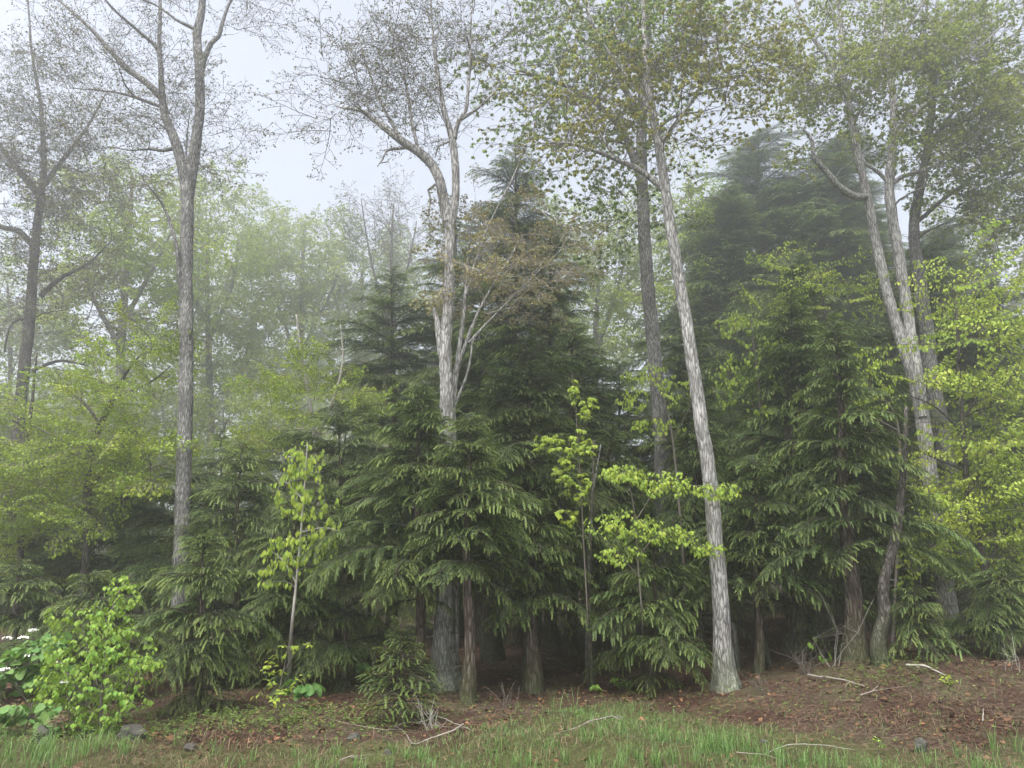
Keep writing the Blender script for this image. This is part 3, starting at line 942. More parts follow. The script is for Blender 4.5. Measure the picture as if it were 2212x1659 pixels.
    d = Acc()                                                        # last year's dry blades among the green
    n = 26000
    x = r.uniform(-8.6, 8.6, n); y = r.uniform(7.4, 12.0, n)
    dens = (0.15 + 0.85 * smooth(-0.2, 0.9, np.sin(x * 1.7 + 1.3 * np.sin(y * 2.2)) + np.sin(x * 0.6 - y * 2.6 + 1))) * smooth(12.0, 9.6, y)
    k = r.random(n) < dens * 0.75
    x, y = x[k], y[k]
    blades(x, y, r.uniform(0.03, 0.16, len(x)), r.uniform(0.0016, 0.0034, len(x)), np.clip(r.normal(0.5, 0.25, len(x)), 0, 1), 1.3, d)
    obj('dry_grass', d.mesh('dry_grass', [M_STRAW], ()), kind='stuff')


build_grass()


def build_litter():
    r = np.random.default_rng(6)
    a = Acc()                                                        # dead leaves
    n = 26000
    x = r.uniform(-9.5, 9.5, n); y = 8.4 + 12.5 * r.random(n) ** 1.25
    k = (r.random(n) > 0.8 * grassy(x, y)) & (r.random(n) < 0.25 + 0.75 * smooth(-0.7, 0.8, np.sin(x * 1.4 + 1.1 * np.sin(y * 1.9)) + np.sin(x * 3.7 + y * 2.9)))
    x, y = x[k], y[k]; n = len(x)
    ph = r.uniform(0, 6.28, n)
    X = np.stack([np.cos(ph), np.sin(ph), r.normal(0, 0.3, n)], -1)
    Nn = np.stack([r.normal(0, 0.5, n), r.normal(0, 0.5, n), np.ones(n)], -1)
    S = r.gamma(4.0, 0.010, n) + 0.012
    t = np.clip(r.beta(1.0, 3.8, n), 0, 1)
    a.scatter(DI_V, DI_F, on_ground(x, y) + (0, 0, 0.012), frames(X, Nn, S, S * 1.2), t)
    obj('leaf_litter', a.mesh('leaf_litter', [M_LITTER], ()), kind='stuff')
    a = Acc()                                                        # pine straw and dead grass stems
    n = 42000
    x = r.uniform(-8.8, 8.8, n); y = r.uniform(7.8, 13.5, n)
    dens = 0.35 + 0.65 * smooth(1.5, 3.5, x) * smooth(13.5, 11.8, y)
    dens = np.maximum(dens, 0.85 * np.exp(-((x + 0.8) / 1.6) ** 2) * smooth(11.6, 10.2, y))
    dens = dens * (0.4 + 0.6 * smooth(-0.6, 0.6, np.sin(x * 1.9 + 2 * np.sin(y * 1.3)) + np.sin(y * 2.7 + x)))
    k = r.random(n) < dens
    x, y = x[k], y[k]; n = len(x)
    ph = r.normal(0.15, 0.75, n) + np.where(r.random(n) < 0.3, 1.6, 0)
    X = np.stack([np.cos(ph), np.sin(ph), r.normal(0.02, 0.12, n)], -1)
    Nn = np.stack([r.normal(0, 0.3, n), r.normal(0, 0.3, n), np.ones(n)], -1)
    L = r.uniform(0.05, 0.26, n)
    ST_V = np.array([(-.5, -.5, 0), (-.5, .5, 0), (.05, .5, .06), (.05, -.5, .06), (.5, 0, 0)], float)
    ST_F = np.array([(0, 3, 2), (0, 2, 1), (3, 4, 2)])
    a.scatter(ST_V, ST_F, on_ground(x, y) + np.stack([0 * x, 0 * x, r.uniform(0.004, 0.03, n)], -1), frames(X, Nn, L, r.uniform(0.002, 0.005, n)), np.clip(r.beta(1.6, 2.6, n), 0, 1))
    obj('pine_straw', a.mesh('pine_straw', [M_STRAW], ()), kind='stuff')
    a = Acc()                                                        # low seedlings and creeping plants
    n = 11000
    x = r.uniform(-8.5, 8.0, n); y = r.uniform(9.2, 12.6, n)
    dens = 0.9 * np.exp(-((x + 3.2) / 1.6) ** 2 - ((y - 10.6) / 0.8) ** 2) + 0.7 * np.exp(-((x + 6.2) / 1.3) ** 2 - ((y - 9.6) / 0.8) ** 2) + 0.6 * np.exp(-((x - 5.6) / 0.7) ** 2 - ((y - 11.8) / 0.6) ** 2) + 0.06
    k = r.random(n) < dens
    x, y = x[k], y[k]; m = 5
    x = np.repeat(x, m); y = np.repeat(y, m); n = len(x)
    ph = r.uniform(0, 6.28, n)
    X = np.stack([np.cos(ph), np.sin(ph), r.uniform(-0.1, 0.5, n)], -1)
    Nn = np.stack([r.normal(0, 0.3, n), r.normal(0, 0.3, n), np.ones(n)], -1)
    hh = np.repeat(r.uniform(0.02, 0.13, n // m), m)
    S = r.uniform(0.02, 0.045, n)
    a.scatter(OV_V, OV_F, on_ground(x, y) + np.stack([0 * x, 0 * x, hh], -1) + r.normal(0, 0.012, (n, 3)), frames(X, Nn, S), np.clip(r.normal(0.45, 0.25, n), 0, 1))
    obj('ground_cover', a.mesh('ground_cover', [M_HERB], ()), kind='stuff')


build_litter()

# ------------------------------------------------------------------ tall broadleaved trees
broadleaf('maple_tree', 'tall forked grey maple rising above the hemlocks at left, thinly leafed', 15.2, (386, 1470),
          [([(388, 1380), (392, 1220), (398, 1000), (403, 800), (402, 600), (404, 470), (404, 400)], [0.18, 0.155, 0.148, 0.142, 0.132, 0.145]),
           ([(404, 420), (398, 380), (378, 305), (358, 250), (351, 200), (350, 150), (346, 90), (347, 20), (344, -60)], [0.13, 0.12, 0.105, 0.085, 0.06, 0.05, 0.04, 0.03]),
           ([(406, 420), (414, 370), (422, 310), (431, 245), (432, 190), (428, 120), (425, 70), (436, 20), (446, -60)], [0.13, 0.125, 0.115, 0.105, 0.10, 0.10, 0.085, 0.06]),
           ([(350, 210), (318, 180, .2), (276, 150, .4), (238, 110, .6), (205, 70, .8), (150, 20, 1), (90, -30, 1.2)], [0.085, 0.075, 0.065, 0.05, 0.035, 0.02]),
           ([(348, 120), (330, 95), (290, 60, -.3), (240, 15, -.6), (200, -40, -.8)], [0.05, 0.04, 0.03, 0.02]),
           ([(432, 155), (445, 120), (460, 92), (475, 78), (485, 40), (500, 0), (520, -40)], [0.07, 0.06, 0.05, 0.035, 0.02]),
           ([(426, 65), (400, 52), (380, 42), (350, 18), (310, 0), (270, -20)], [0.05, 0.035, 0.025, 0.018]),
           ([(376, 320), (350, 326), (320, 322), (285, 325), (240, 318, .3), (180, 325, .6)], [0.05, 0.032, 0.024, 0.016, 0.008]),
           ([(352, 232), (320, 222), (270, 205), (210, 196, .4), (150, 190, .8)], [0.045, 0.035, 0.024, 0.012]),
           ([(402, 690), (392, 640, -.1), (384, 560, -.15), (372, 500, -.2), (350, 440, -.3), (310, 390, -.5)], [0.055, 0.05, 0.045, 0.03, 0.015]),
           ([(404, 400), (402, 330), (405, 280), (412, 230)], [0.035, 0.025, 0.015, 0.008])],
          [(235, 80, 130, 110, 1.2, 36), (300, 180, 100, 90, 1.0, 26), (390, 250, 60, 130, .8, 24), (440, 330, 50, 140, .8, 24), (520, 30, 70, 60, .8, 14), (440, 10, 80, 50, .8, 10), (290, 350, 110, 90, .9, 16), (230, 230, 100, 60, 1, 14)],
          'small', 11, 'tall trunks at the forest edge', rmin=0.004, limbs=8, extra=0, attach_min=6.5, ssc=0.72, bark=M_BARK)

broadleaf('maple_tree', 'tall gnarled tree with a bent left limb, dead hanging branches and a bare airy crown', None, (960, 1490),
          [([(955, 1400), (962, 1280), (963, 1000), (965, 860), (962, 760), (968, 640), (972, 520), (966, 450)], [0.21, 0.175, 0.145, 0.125, 0.10, 0.105]),
           ([(967, 480), (958, 430), (950, 390), (932, 355), (905, 330), (870, 308), (835, 280), (810, 262), (780, 240), (735, 232)], [0.11, 0.105, 0.10, 0.09, 0.07, 0.05, 0.02]),
           ([(972, 500), (984, 430), (985, 360), (980, 300), (968, 262), (955, 210), (945, 140), (935, 60), (930, -20)], [0.085, 0.08, 0.075, 0.055, 0.03, 0.015]),
           ([(981, 300), (990, 262), (1005, 240), (1012, 170), (1016, 80), (1022, -10)], [0.055, 0.045, 0.03, 0.012]),
           ([(990, 262), (1030, 235), (1070, 195), (1100, 150)], [0.04, 0.028, 0.012]),
           ([(870, 308), (858, 285), (838, 250), (815, 200), (790, 130), (770, 60)], [0.05, 0.035, 0.025, 0.01]),
           ([(905, 330), (890, 270), (880, 200), (862, 120), (840, 40)], [0.04, 0.03, 0.02, 0.008]),
           ([(950, 390), (925, 410), (930, 430), (925, 470), (934, 490)], [0.03, 0.025, 0.02, 0.008]),
           ([(878, 318), (850, 322), (836, 324), (828, 342), (815, 360)], [0.035, 0.03, 0.02, 0.008]),
           ([(828, 342), (822, 352), (835, 350), (845, 340)], [0.018, 0.014, 0.007]),
           ([(962, 800), (952, 740), (944, 690), (936, 665)], [0.10, 0.08, 0.055, 0.03]),
           ([(980, 300), (955, 312), (946, 316), (940, 340)], [0.03, 0.025, 0.012])],
          [(790, 150, 110, 130, 1.2, 44), (900, 120, 110, 110, 1.2, 40), (1000, 110, 80, 110, 1.0, 30), (830, 250, 120, 60, 1, 20), (940, 260, 90, 70, 1, 14), (720, 260, 50, 40, .8, 6)],
          'small', 12, 'tall trunks at the forest edge', rmin=0.004, limbs=10, extra=0, attach_min=7.5, ssc=0.78, bark=M_BARKL, flare=0.9)

broadleaf('maple_tree', 'pale straight trunk standing in front on the bank, crown of bronze spring leaves', None, (1568, 1492),
          [([(1560, 1400), (1552, 1280), (1540, 1150), (1527, 1020), (1508, 900), (1494, 790), (1478, 680), (1458, 560), (1442, 470), (1432, 400), (1420, 320), (1408, 250), (1398, 180), (1392, 90), (1390, -20)],
            [0.15, 0.14, 0.13, 0.122, 0.114, 0.107, 0.098, 0.09, 0.078, 0.062, 0.042]),
           ([(1432, 410), (1405, 385), (1372, 362), (1330, 345), (1290, 328), (1235, 312), (1180, 310)], [0.06, 0.055, 0.045, 0.035, 0.02]),
           ([(1420, 330), (1440, 290), (1470, 250), (1510, 190), (1545, 120), (1570, 40)], [0.05, 0.04, 0.03, 0.015]),
           ([(1408, 250), (1380, 200), (1340, 150), (1300, 90), (1270, 20)], [0.045, 0.035, 0.02, 0.012]),
           ([(1330, 345), (1290, 280), (1240, 210), (1190, 130), (1150, 60)], [0.03, 0.025, 0.015, 0.008])],
          [(1330, 210, 180, 110, 1.5, 44), (1500, 160, 130, 130, 1.4, 46), (1580, 100, 90, 110, 1.2, 40), (1230, 250, 130, 80, 1.2, 26), (1420, 60, 170, 80, 1.4, 40, 'maple'), (1460, 300, 100, 60, 1.0, 16)],
          'olive', 13, 'tall trunks at the forest edge', rmin=0.004, extra=0, attach_min=8.5, ssc=0.8, bark=M_BARKL, flare=0.7, limbs=12, sides=18)

broadleaf('maple_tree', 'thick grey trunk just behind the pale one, big crown of large green leaves', 17.0, (1445, 1440),
          [([(1440, 1300), (1432, 1130), (1430, 950), (1418, 800), (1408, 680), (1396, 540), (1390, 420), (1388, 300), (1392, 180), (1398, 60), (1400, -40)],
            [0.20, 0.19, 0.175, 0.168, 0.16, 0.15, 0.135, 0.12, 0.095]),
           ([(1390, 400), (1365, 330), (1345, 280), (1310, 240), (1250, 200), (1180, 170), (1110, 150)], [0.10, 0.09, 0.07, 0.05, 0.02]),
           ([(1389, 260), (1350, 190), (1310, 130), (1280, 60), (1260, -20)], [0.09, 0.07, 0.05, 0.03]),
           ([(1392, 180), (1430, 120), (1480, 60), (1520, -20)], [0.08, 0.06, 0.03]),
           ([(1388, 330), (1420, 280), (1460, 250), (1520, 240)], [0.06, 0.05, 0.02])],
          [(1170, 150, 120, 130, 2.0, 60), (1290, 90, 150, 110, 2.0, 60), (1420, 80, 150, 110, 2.0, 50), (1300, 290, 190, 90, 2.0, 46), (1340, 460, 110, 70, 1.4, 26), (1550, 130, 80, 120, 1.5, 20)],
          'maple', 14, 'tall trunks at the forest edge', rmin=0.005, attach_min=8.0, ssc=0.95, bark=M_BARK, limbs=14, extra=0)

broadleaf('maple_tree', 'twin-stemmed tree whose two grey trunks cross on the right, thickly leafed above', 17.0, (2058, 1392),
          [([(2046, 1300), (2030, 1180), (2012, 1060), (1990, 900), (1972, 820), (1946, 740), (1920, 650), (1898, 550), (1884, 480), (1870, 410), (1852, 330), (1834, 240), (1822, 170), (1815, 60), (1810, -30)],
            [0.235, 0.20, 0.172, 0.15, 0.13, 0.114, 0.102, 0.088, 0.07, 0.045]),
           ([(1994, 900, -.1), (1984, 820, -.15), (1972, 750, -.1), (1958, 660), (1942, 560), (1928, 480), (1920, 410), (1924, 340), (1930, 270), (1925, 180), (1915, 90), (1905, -30)],
            [0.11, 0.126, 0.128, 0.126, 0.118, 0.107, 0.092, 0.074, 0.05]),
           ([(1872, 425), (1845, 424, -.3), (1810, 402, -.5), (1782, 368, -.6), (1758, 340, -.7), (1755, 305, -.8), (1735, 280, -.9)], [0.09, 0.085, 0.07, 0.05, 0.03]),
           ([(1918, 395), (1895, 370), (1868, 352), (1852, 320), (1840, 290)], [0.05, 0.04, 0.02]),
           ([(1924, 400), (1950, 380), (2000, 365), (2060, 330), (2120, 290), (2190, 220), (2260, 170)], [0.06, 0.055, 0.045, 0.035, 0.02]),
           ([(1932, 300), (1980, 240), (2040, 190), (2100, 120), (2180, 40)], [0.06, 0.05, 0.035, 0.02]),
           ([(1828, 200), (1790, 130), (1740, 60), (1710, -20)], [0.06, 0.045, 0.03]),
           ([(1920, 120), (1960, 60), (2010, -20)], [0.06, 0.045, 0.03])],
          [(1760, 140, 110, 140, 2.0, 52), (1880, 120, 120, 130, 2.0, 50), (2020, 120, 130, 130, 2.0, 52), (2150, 170, 90, 160, 2.0, 46), (1830, 270, 130, 90, 1.6, 26), (2060, 350, 140, 80, 1.6, 26)],
          'right', 15, 'tall trunks at the forest edge', rmin=0.005, attach_min=8.0, ssc=0.85, bark=M_BARKL, extra=0, limbs=16, flare=0.4)

broadleaf('maple_tree', 'single grey trunk leaning close behind the twin stems, at the far right', 18.6, (2100, 1352),
          [([(2092, 1270), (2076, 1180), (2052, 1040), (2030, 920), (2008, 800), (1996, 690), (1984, 600), (1974, 500), (1984, 420), (2002, 340), (2012, 260), (2020, 150), (2025, 0)],
            [0.25, 0.225, 0.21, 0.19, 0.17, 0.14, 0.12, 0.09, 0.05]),
           ([(2002, 330), (2040, 270), (2090, 200), (2150, 120)], [0.07, 0.05, 0.02]),
           ([(1980, 480), (2040, 430), (2110, 380), (2180, 330)], [0.06, 0.045, 0.02])],
          [(2080, 250, 120, 130, 1.5, 40), (2140, 430, 90, 90, 1.5, 30), (2020, 80, 120, 90, 1.5, 26)],
          'right', 16, 'tall trunks at the forest edge', rmin=0.005, attach_min=8.0, ssc=0.9, bark=M_BARK, limbs=8)

broadleaf('maple_tree', 'dark thick-limbed tree at the left edge with small backlit leaves', 26.0, (20, 1300),
          [([(30, 1100), (40, 930), (52, 800), (66, 680), (76, 560), (88, 450), (98, 350), (90, 230), (70, 120), (60, 0)],
            [0.23, 0.22, 0.205, 0.19, 0.17, 0.135, 0.09, 0.055, 0.03]),
           ([(92, 430), (50, 380), (10, 330), (-40, 260)], [0.15, 0.12, 0.09, 0.05]),
           ([(80, 540), (40, 500), (0, 490), (-50, 450)], [0.12, 0.10, 0.06]),
           ([(86, 640), (130, 600), (190, 570), (240, 520)], [0.10, 0.08, 0.05, 0.02]),
           ([(95, 400), (140, 340), (190, 270), (230, 200)], [0.10, 0.08, 0.05, 0.02]),
           ([(68, 690), (40, 690), (20, 710), (10, 760)], [0.06, 0.05, 0.03]),
           ([(70, 800), (130, 780), (190, 790)], [0.07, 0.05, 0.02])],
          [(50, 200, 110, 110, 2.0, 40), (40, 340, 110, 110, 2.0, 50), (170, 290, 110, 110, 2.0, 44), (60, 470, 120, 100, 2.0, 44), (190, 430, 90, 90, 2.0, 34), (120, 600, 110, 80, 1.8, 30), (40, 680, 80, 60, 1.5, 14), (170, 690, 80, 60, 1.5, 16)],
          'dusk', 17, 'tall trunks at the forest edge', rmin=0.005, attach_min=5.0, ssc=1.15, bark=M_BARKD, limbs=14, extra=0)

# sprouts of a bronze-leaved maple beside the gnarled tree
broadleaf('red_maple', 'cluster of slender pale stems with bronze young leaves beside the gnarled trunk', 14.2, (985, 1455),
          [([(982, 1200), (978, 880), (984, 800), (994, 740), (1002, 680), (1006, 620), (1012, 540), (1020, 470)], [0.05, 0.05, 0.045, 0.035, 0.012]),
           ([(980, 870), (990, 790), (1010, 730), (1030, 680), (1050, 640), (1080, 590), (1100, 560), (1120, 520)], [0.035, 0.03, 0.022, 0.01]),
           ([(980, 880), (1000, 830), (1012, 790), (1020, 740), (1030, 720)], [0.03, 0.022, 0.01]),
           ([(1012, 740), (1060, 690), (1110, 640), (1160, 590), (1200, 550)], [0.025, 0.018, 0.008]),
           ([(1006, 640), (1030, 560), (1060, 480), (1100, 400), (1130, 330), (1160, 260)], [0.025, 0.02, 0.008])],
          [(1060, 560, 95, 120, 1.3, 32), (1160, 540, 95, 90, 1.3, 28), (1030, 650, 70, 60, .8, 16), (1130, 640, 110, 60, .8, 16), (1010, 470, 50, 70, .8, 10), (1210, 500, 50, 50, .8, 8)],
          'bronze', 18, None, rmin=0.003, attach_min=4.0, ssc=0.72, bark=M_BARKL, limbs=8, sides=8, flare=0.1, extra=0)

# ------------------------------------------------------------------ broadleaved trees farther in
FARL = [
    ('pale green rounded tree in the mist behind the gap at left of centre', 37, (650, 1150), [([(648, 900), (652, 700), (655, 560), (660, 480)], [0.2, 0.16, 0.08]), ([(650, 800), (600, 660), (560, 560)], [0.1, 0.06]), ([(650, 760), (710, 640), (740, 560)], [0.1, 0.06])],
     [(620, 540, 90, 95, 3, 46), (560, 660, 80, 130, 3, 40), (690, 620, 90, 120, 3, 44), (640, 760, 120, 100, 3, 34)], 'far', 1.15, M_BARK),
    ('misty green tree crowding the right side of the gap', 40, (800, 1150), [([(795, 900), (790, 760), (780, 640), (785, 540)], [0.2, 0.15, 0.06]), ([(792, 800), (740, 700), (720, 620)], [0.1, 0.05])],
     [(780, 600, 80, 100, 3, 40), (760, 720, 90, 110, 3, 40), (850, 640, 60, 100, 3, 24)], 'far', 1.15, M_BARK),
    ('thin grey-twigged tree poking above the misty green ones', 34, (850, 1150), [([(848, 900), (850, 700), (845, 560), (850, 440)], [0.16, 0.12, 0.04]), ([(848, 720), (810, 600), (790, 500), (780, 430)], [0.08, 0.05, 0.02]), ([(848, 700), (880, 580), (900, 480)], [0.08, 0.05, 0.02])],
     [(800, 500, 60, 70, 2.5, 26), (870, 520, 60, 90, 2.5, 30), (840, 600, 80, 80, 2.5, 24)], 'small', 1.3, M_BARKD),
    ('hazy green tree between the dark left tree and the forked maple', 27, (250, 1200), [([(255, 950), (262, 760), (270, 620), (280, 480), (285, 380)], [0.2, 0.16, 0.05]), ([(262, 760), (200, 640), (170, 560)], [0.1, 0.05]), ([(266, 700), (330, 580), (370, 500)], [0.1, 0.05])],
     [(250, 440, 110, 90, 2.5, 44), (330, 540, 100, 110, 2.5, 46), (200, 600, 90, 100, 2.5, 36), (290, 700, 120, 90, 2.5, 34)], 'under', 1.35, M_BARK),
    ('hazy green tree directly behind the forked maple trunk', 31, (460, 1180), [([(455, 950), (450, 760), (448, 600), (450, 480)], [0.2, 0.15, 0.05]), ([(450, 740), (500, 620), (515, 520)], [0.1, 0.04]), ([(450, 700), (400, 600), (380, 520)], [0.1, 0.04])],
     [(460, 490, 60, 80, 2.5, 30), (490, 620, 60, 110, 2.5, 36), (410, 640, 80, 120, 2.5, 40), (460, 800, 100, 100, 2.5, 36)], 'far', 1.0, M_BARK),
    ('light green tree showing between the two grey trunks right of centre', 27, (1290, 1250), [([(1288, 1000), (1285, 800), (1290, 640), (1300, 500)], [0.18, 0.14, 0.04]), ([(1286, 760), (1330, 640), (1350, 560)], [0.1, 0.04])],
     [(1280, 560, 70, 100, 2.5, 40), (1340, 640, 80, 120, 2.5, 44), (1260, 720, 80, 80, 2.5, 30), (1480, 560, 60, 110, 2.5, 26)], 'far', 0.9, M_BARK),
    ('yellow-green tree behind the crown of the pale trunk', 25, (1500, 1250), [([(1500, 1000), (1505, 800), (1500, 640), (1495, 460)], [0.18, 0.14, 0.04])],
     [(1490, 470, 60, 90, 2, 30), (1530, 620, 60, 120, 2, 34), (1440, 700, 60, 90, 2, 20)], 'under', 1.1, M_BARK),
    ('pale hazy tree filling the upper right edge', 28, (2170, 1200), [([(2165, 950), (2160, 760), (2150, 600), (2140, 420)], [0.2, 0.16, 0.05]), ([(2160, 740), (2200, 600), (2230, 480)], [0.1, 0.04])],
     [(2130, 500, 80, 110, 2.5, 36), (2190, 620, 70, 130, 2.5, 34), (2110, 680, 80, 90, 2.5, 26)], 'right', 1.3, M_BARK),
]
for i, (lab, Y, b, st, cr, kind, sc, bk) in enumerate(FARL):
    Y = Y * 1.4; sc = sc * 1.4; st = [(q_, [k_ * 1.4 for k_ in w_]) for q_, w_ in st]; cr = [(*e_[:4], e_[4] * 1.4, e_[5]) for e_ in cr]
    p = at(b[0], b[1], Y)
    broadleaf('broadleaf_tree', lab, Y, (p[0], Y, 0), st, cr, kind, 200 + i, 'broadleaved trees deeper in the mist', bark=bk, ssc=sc, limbs=10, rmin=0.008, attach_min=3.0, extra=0, sides=8)
# the farthest ones, only their crowns show through the mist
FAR2 = [(15, 1000, 44, 560, 'pale tree in the mist at the left edge beside the dark trunk'), (60, 1000, 52, 850, 'farthest pale tree low in the mist at the left edge'), (150, 1000, 60, 830, 'faint tree in the mist left of the dark trunk'), (330, 1000, 55, 700, 'faint grey-green tree in the mist behind the left understory'),
        (560, 1000, 58, 690, 'faint tree at the back of the gap, on its left'), (720, 1000, 62, 720, 'faint tree at the back of the gap, in its middle'), (880, 1000, 55, 700, 'faint tree at the back of the gap, beside the tall hemlock'),
        (1240, 1000, 50, 650, 'faint tree glimpsed left of the thick grey trunk'), (1620, 1000, 52, 720, 'faint tree behind the right-hand hemlocks'), (1900, 1000, 55, 700, 'faint tree behind the twin grey stems'), (2120, 1000, 50, 680, 'faint tree in the mist past the far right trunk')]
for i, (u, v, Y, vt, lab) in enumerate(FAR2):
    p = at(u, v, Y)
    broadleaf('broadleaf_tree', lab, Y, (p[0], Y, 0), [([(u, v), (u + 8, vt + 180), (u, vt + 40)], [0.22, 0.16, 0.06])],
              [(u, vt + 60, 70, 60, 3, 18), (u - 30, vt + 150, 80, 90, 3, 26), (u + 40, vt + 170, 80, 90, 3, 26), (u, vt + 260, 110, 80, 3, 20)], 'far', 240 + i, 'broadleaved trees deeper in the mist', ssc=1.5, limbs=8, rmin=0.012, attach_min=3, extra=0, sides=7)

LOW = [(-60, 30, 'low pale tree in the mist beyond the left edge'), (90, 33, 'low pale tree in the mist behind the dark left tree'), (210, 36, 'low pale tree in the mist left of the forked maple'), (350, 34, 'low pale tree in the mist just left of the forked maple trunk'),
       (480, 38, 'low pale tree in the mist just right of the forked maple trunk'), (610, 33, 'low pale tree in the mist above the broad dark hemlock'), (740, 36, 'low pale tree in the mist below the gap'), (860, 34, 'low pale tree in the mist beside the dark hemlock of the gap')]
for i, (u, Y, lab) in enumerate(LOW):
    p = at(u, 1100, Y)
    broadleaf('broadleaf_tree', lab, Y, (p[0], Y, 0), [([(u, 1100), (u + 6, 980), (u, 860)], [0.12, 0.10, 0.04])],
              [(u, 900, 80, 60, 2.5, 24), (u - 30, 1010, 90, 60, 2.5, 26), (u + 40, 1080, 90, 60, 2.5, 26), (u, 1170, 100, 50, 2.5, 20)], 'far', 280 + i, 'broadleaved trees deeper in the mist', ssc=1.0, limbs=8, rmin=0.01, attach_min=0.8, extra=0, sides=7)
# understory trees at left
broadleaf('understory_tree', 'yellow-green understory tree leaning right beneath the dark left tree', 16.0, (180, 1330),
          [([(185, 1200), (188, 1080), (192, 980), (215, 920), (245, 860), (270, 810), (300, 770)], [0.09, 0.08, 0.065, 0.02]),
           ([(190, 1000), (150, 960), (90, 930), (30, 900)], [0.04, 0.025, 0.01]), ([(215, 920), (190, 880), (150, 840), (120, 800)], [0.04, 0.02]), ([(245, 860), (320, 830), (370, 790)], [0.03, 0.012]),
           ([(188, 1060), (240, 1010), (310, 990), (360, 960)], [0.035, 0.02, 0.01])],
          [(70, 970, 90, 50, 1.4, 22), (230, 960, 110, 60, 1.4, 26), (120, 1080, 130, 60, 1.4, 26), (310, 1020, 70, 70, 1.2, 16), (200, 840, 130, 60, 1.4, 16), (330, 790, 60, 80, 1.2, 9)],
          'under', 21, 'understory trees with new leaves', bark=M_BARKD, ssc=0.72, limbs=8, sides=8, rmin=0.004, flare=0.2, attach_min=1.4)
broadleaf('understory_tree', 'second yellow-green understory tree, lower, by the left edge', 17.5, (40, 1350),
          [([(44, 1200), (50, 1080), (60, 960), (70, 850), (80, 760)], [0.07, 0.06, 0.02]), ([(50, 1080), (0, 1010), (-40, 960)], [0.03, 0.012])],
          [(30, 880, 80, 50, 1.2, 13), (50, 1010, 90, 60, 1.2, 18), (60, 1130, 110, 50, 1.2, 18), (20, 1220, 60, 40, 1, 8)],
          'under', 22, 'understory trees with new leaves', bark=M_BARKD, ssc=0.75, limbs=6, sides=8, rmin=0.004, flare=0.2, attach_min=1.2)
broadleaf('understory_tree', 'leafy slender tree with pale stems in front of the misty gap', 20.0, (690, 1290),
          [([(688, 1150), (692, 1050), (680, 930), (668, 850), (650, 760), (640, 680)], [0.07, 0.06, 0.02]), ([(684, 950), (720, 860), (740, 780), (735, 700)], [0.04, 0.03, 0.012])],
          [(640, 850, 110, 70, 1.5, 14), (740, 820, 60, 100, 1.2, 12), (600, 960, 90, 40, 1.2, 10)],
          'under', 23, 'understory trees with new leaves', bark=M_TWIGL, ssc=0.8, limbs=6, sides=7, rmin=0.004, flare=0.1, attach_min=1.5)

# ------------------------------------------------------------------ hemlocks: (label, u, Y, apex v, lowest bough v, reach, boughs, seed, base pixel)
GH = 'hemlocks along the forest edge'
HEM = [
    ('bushy hemlock left of centre, its tips reaching over the gnarled trunk', 905, 13.0, 838, 1300, 1.75, 118, 1, (905, 1500), {}),
    ('hemlock with a slim bare trunk beside the gnarled tree', 1012, 12.6, 905, 1262, 1.35, 84, 2, (1010, 1517), {'rbase': 0.095}),
    ('hemlock with a straight bare trunk and low shelving boughs in the centre', 1150, 13.7, 1085, 1330, 1.35, 70, 3, (1149, 1494), {'rbase': 0.13}),
    ('tall hemlock with layered shelves behind the straight bare trunk', 1140, 15.6, 735, 1300, 2.5, 120, 4, None, {}),
    ('young hemlock skirted to the ground left of the pale trunk', 1415, 13.9, 1150, 1462, 1.25, 96, 5, (1410, 1490), {'bare': False}),
    ('low dense hemlock in front of the forked maple trunk', 440, 12.2, 1165, 1500, 1.15, 90, 6, (430, 1535), {'bare': False}),
    ('broad dark hemlock right of the forked maple trunk', 520, 14.8, 960, 1450, 1.7, 110, 7, None, {'bare': False}),
    ('shorter hemlock right of the broad dark one, behind the limp-leaved sapling', 640, 14.2, 1075, 1440, 1.45, 90, 18, None, {'bare': False}),
    ('hemlock on a dark trunk right of the pale trunk', 1705, 15.4, 640, 1270, 2.0, 120, 8, None, {'rbase': 0.14}),
    ('hemlock on a leaning brown trunk at the crest of the bank', 1800, 14.8, 700, 1245, 1.55, 110, 9, (1846, 1424), {'rbase': 0.16, 'lean': (0.1, 0)}),
    ('low hemlock boughs below the twin grey stems', 1975, 14.8, 1285, 1410, 0.7, 48, 10, (1990, 1428), {'bare': False}),
    ('low hemlock sweeping over the bank at the right edge', 2175, 16.2, 1230, 1405, 1.35, 76, 11, (2150, 1415), {'bare': False}),
    ('low feathery hemlock behind the bright shrub', 200, 12.6, 1250, 1470, 1.3, 74, 12, (200, 1520), {'bare': False}),
    ('low feathery hemlock at the left edge', 40, 13.4, 1225, 1460, 1.4, 74, 13, (40, 1500), {'bare': False}),
    ('small hemlock between the slender saplings and the bushy hemlock', 745, 14.2, 1120, 1480, 1.3, 74, 14, (745, 1480), {'bare': False}),
    ('slim hemlock whose lowest boughs brush the pale trunk', 1628, 13.85, 1000, 1300, 1.45, 80, 15, None, {'rbase': 0.07}),
    ('hemlock shading the thick grey trunk', 1500, 16.5, 860, 1330, 1.9, 92, 16, None, {}),
    ('hemlock behind the bright sapling right of centre', 1320, 16.2, 940, 1340, 1.8, 92, 17, None, {}),
]
for lab, u, Y, vt, vb, rm, n, sd_, bp, kw in HEM:
    conifer('hemlock_tree', lab, u, Y, vt, vb, rm * 0.95, n, 400 + sd_, GH, base_uv=bp, taper=0.52, **kw)
GT = 'tall dark hemlocks in the mist behind'
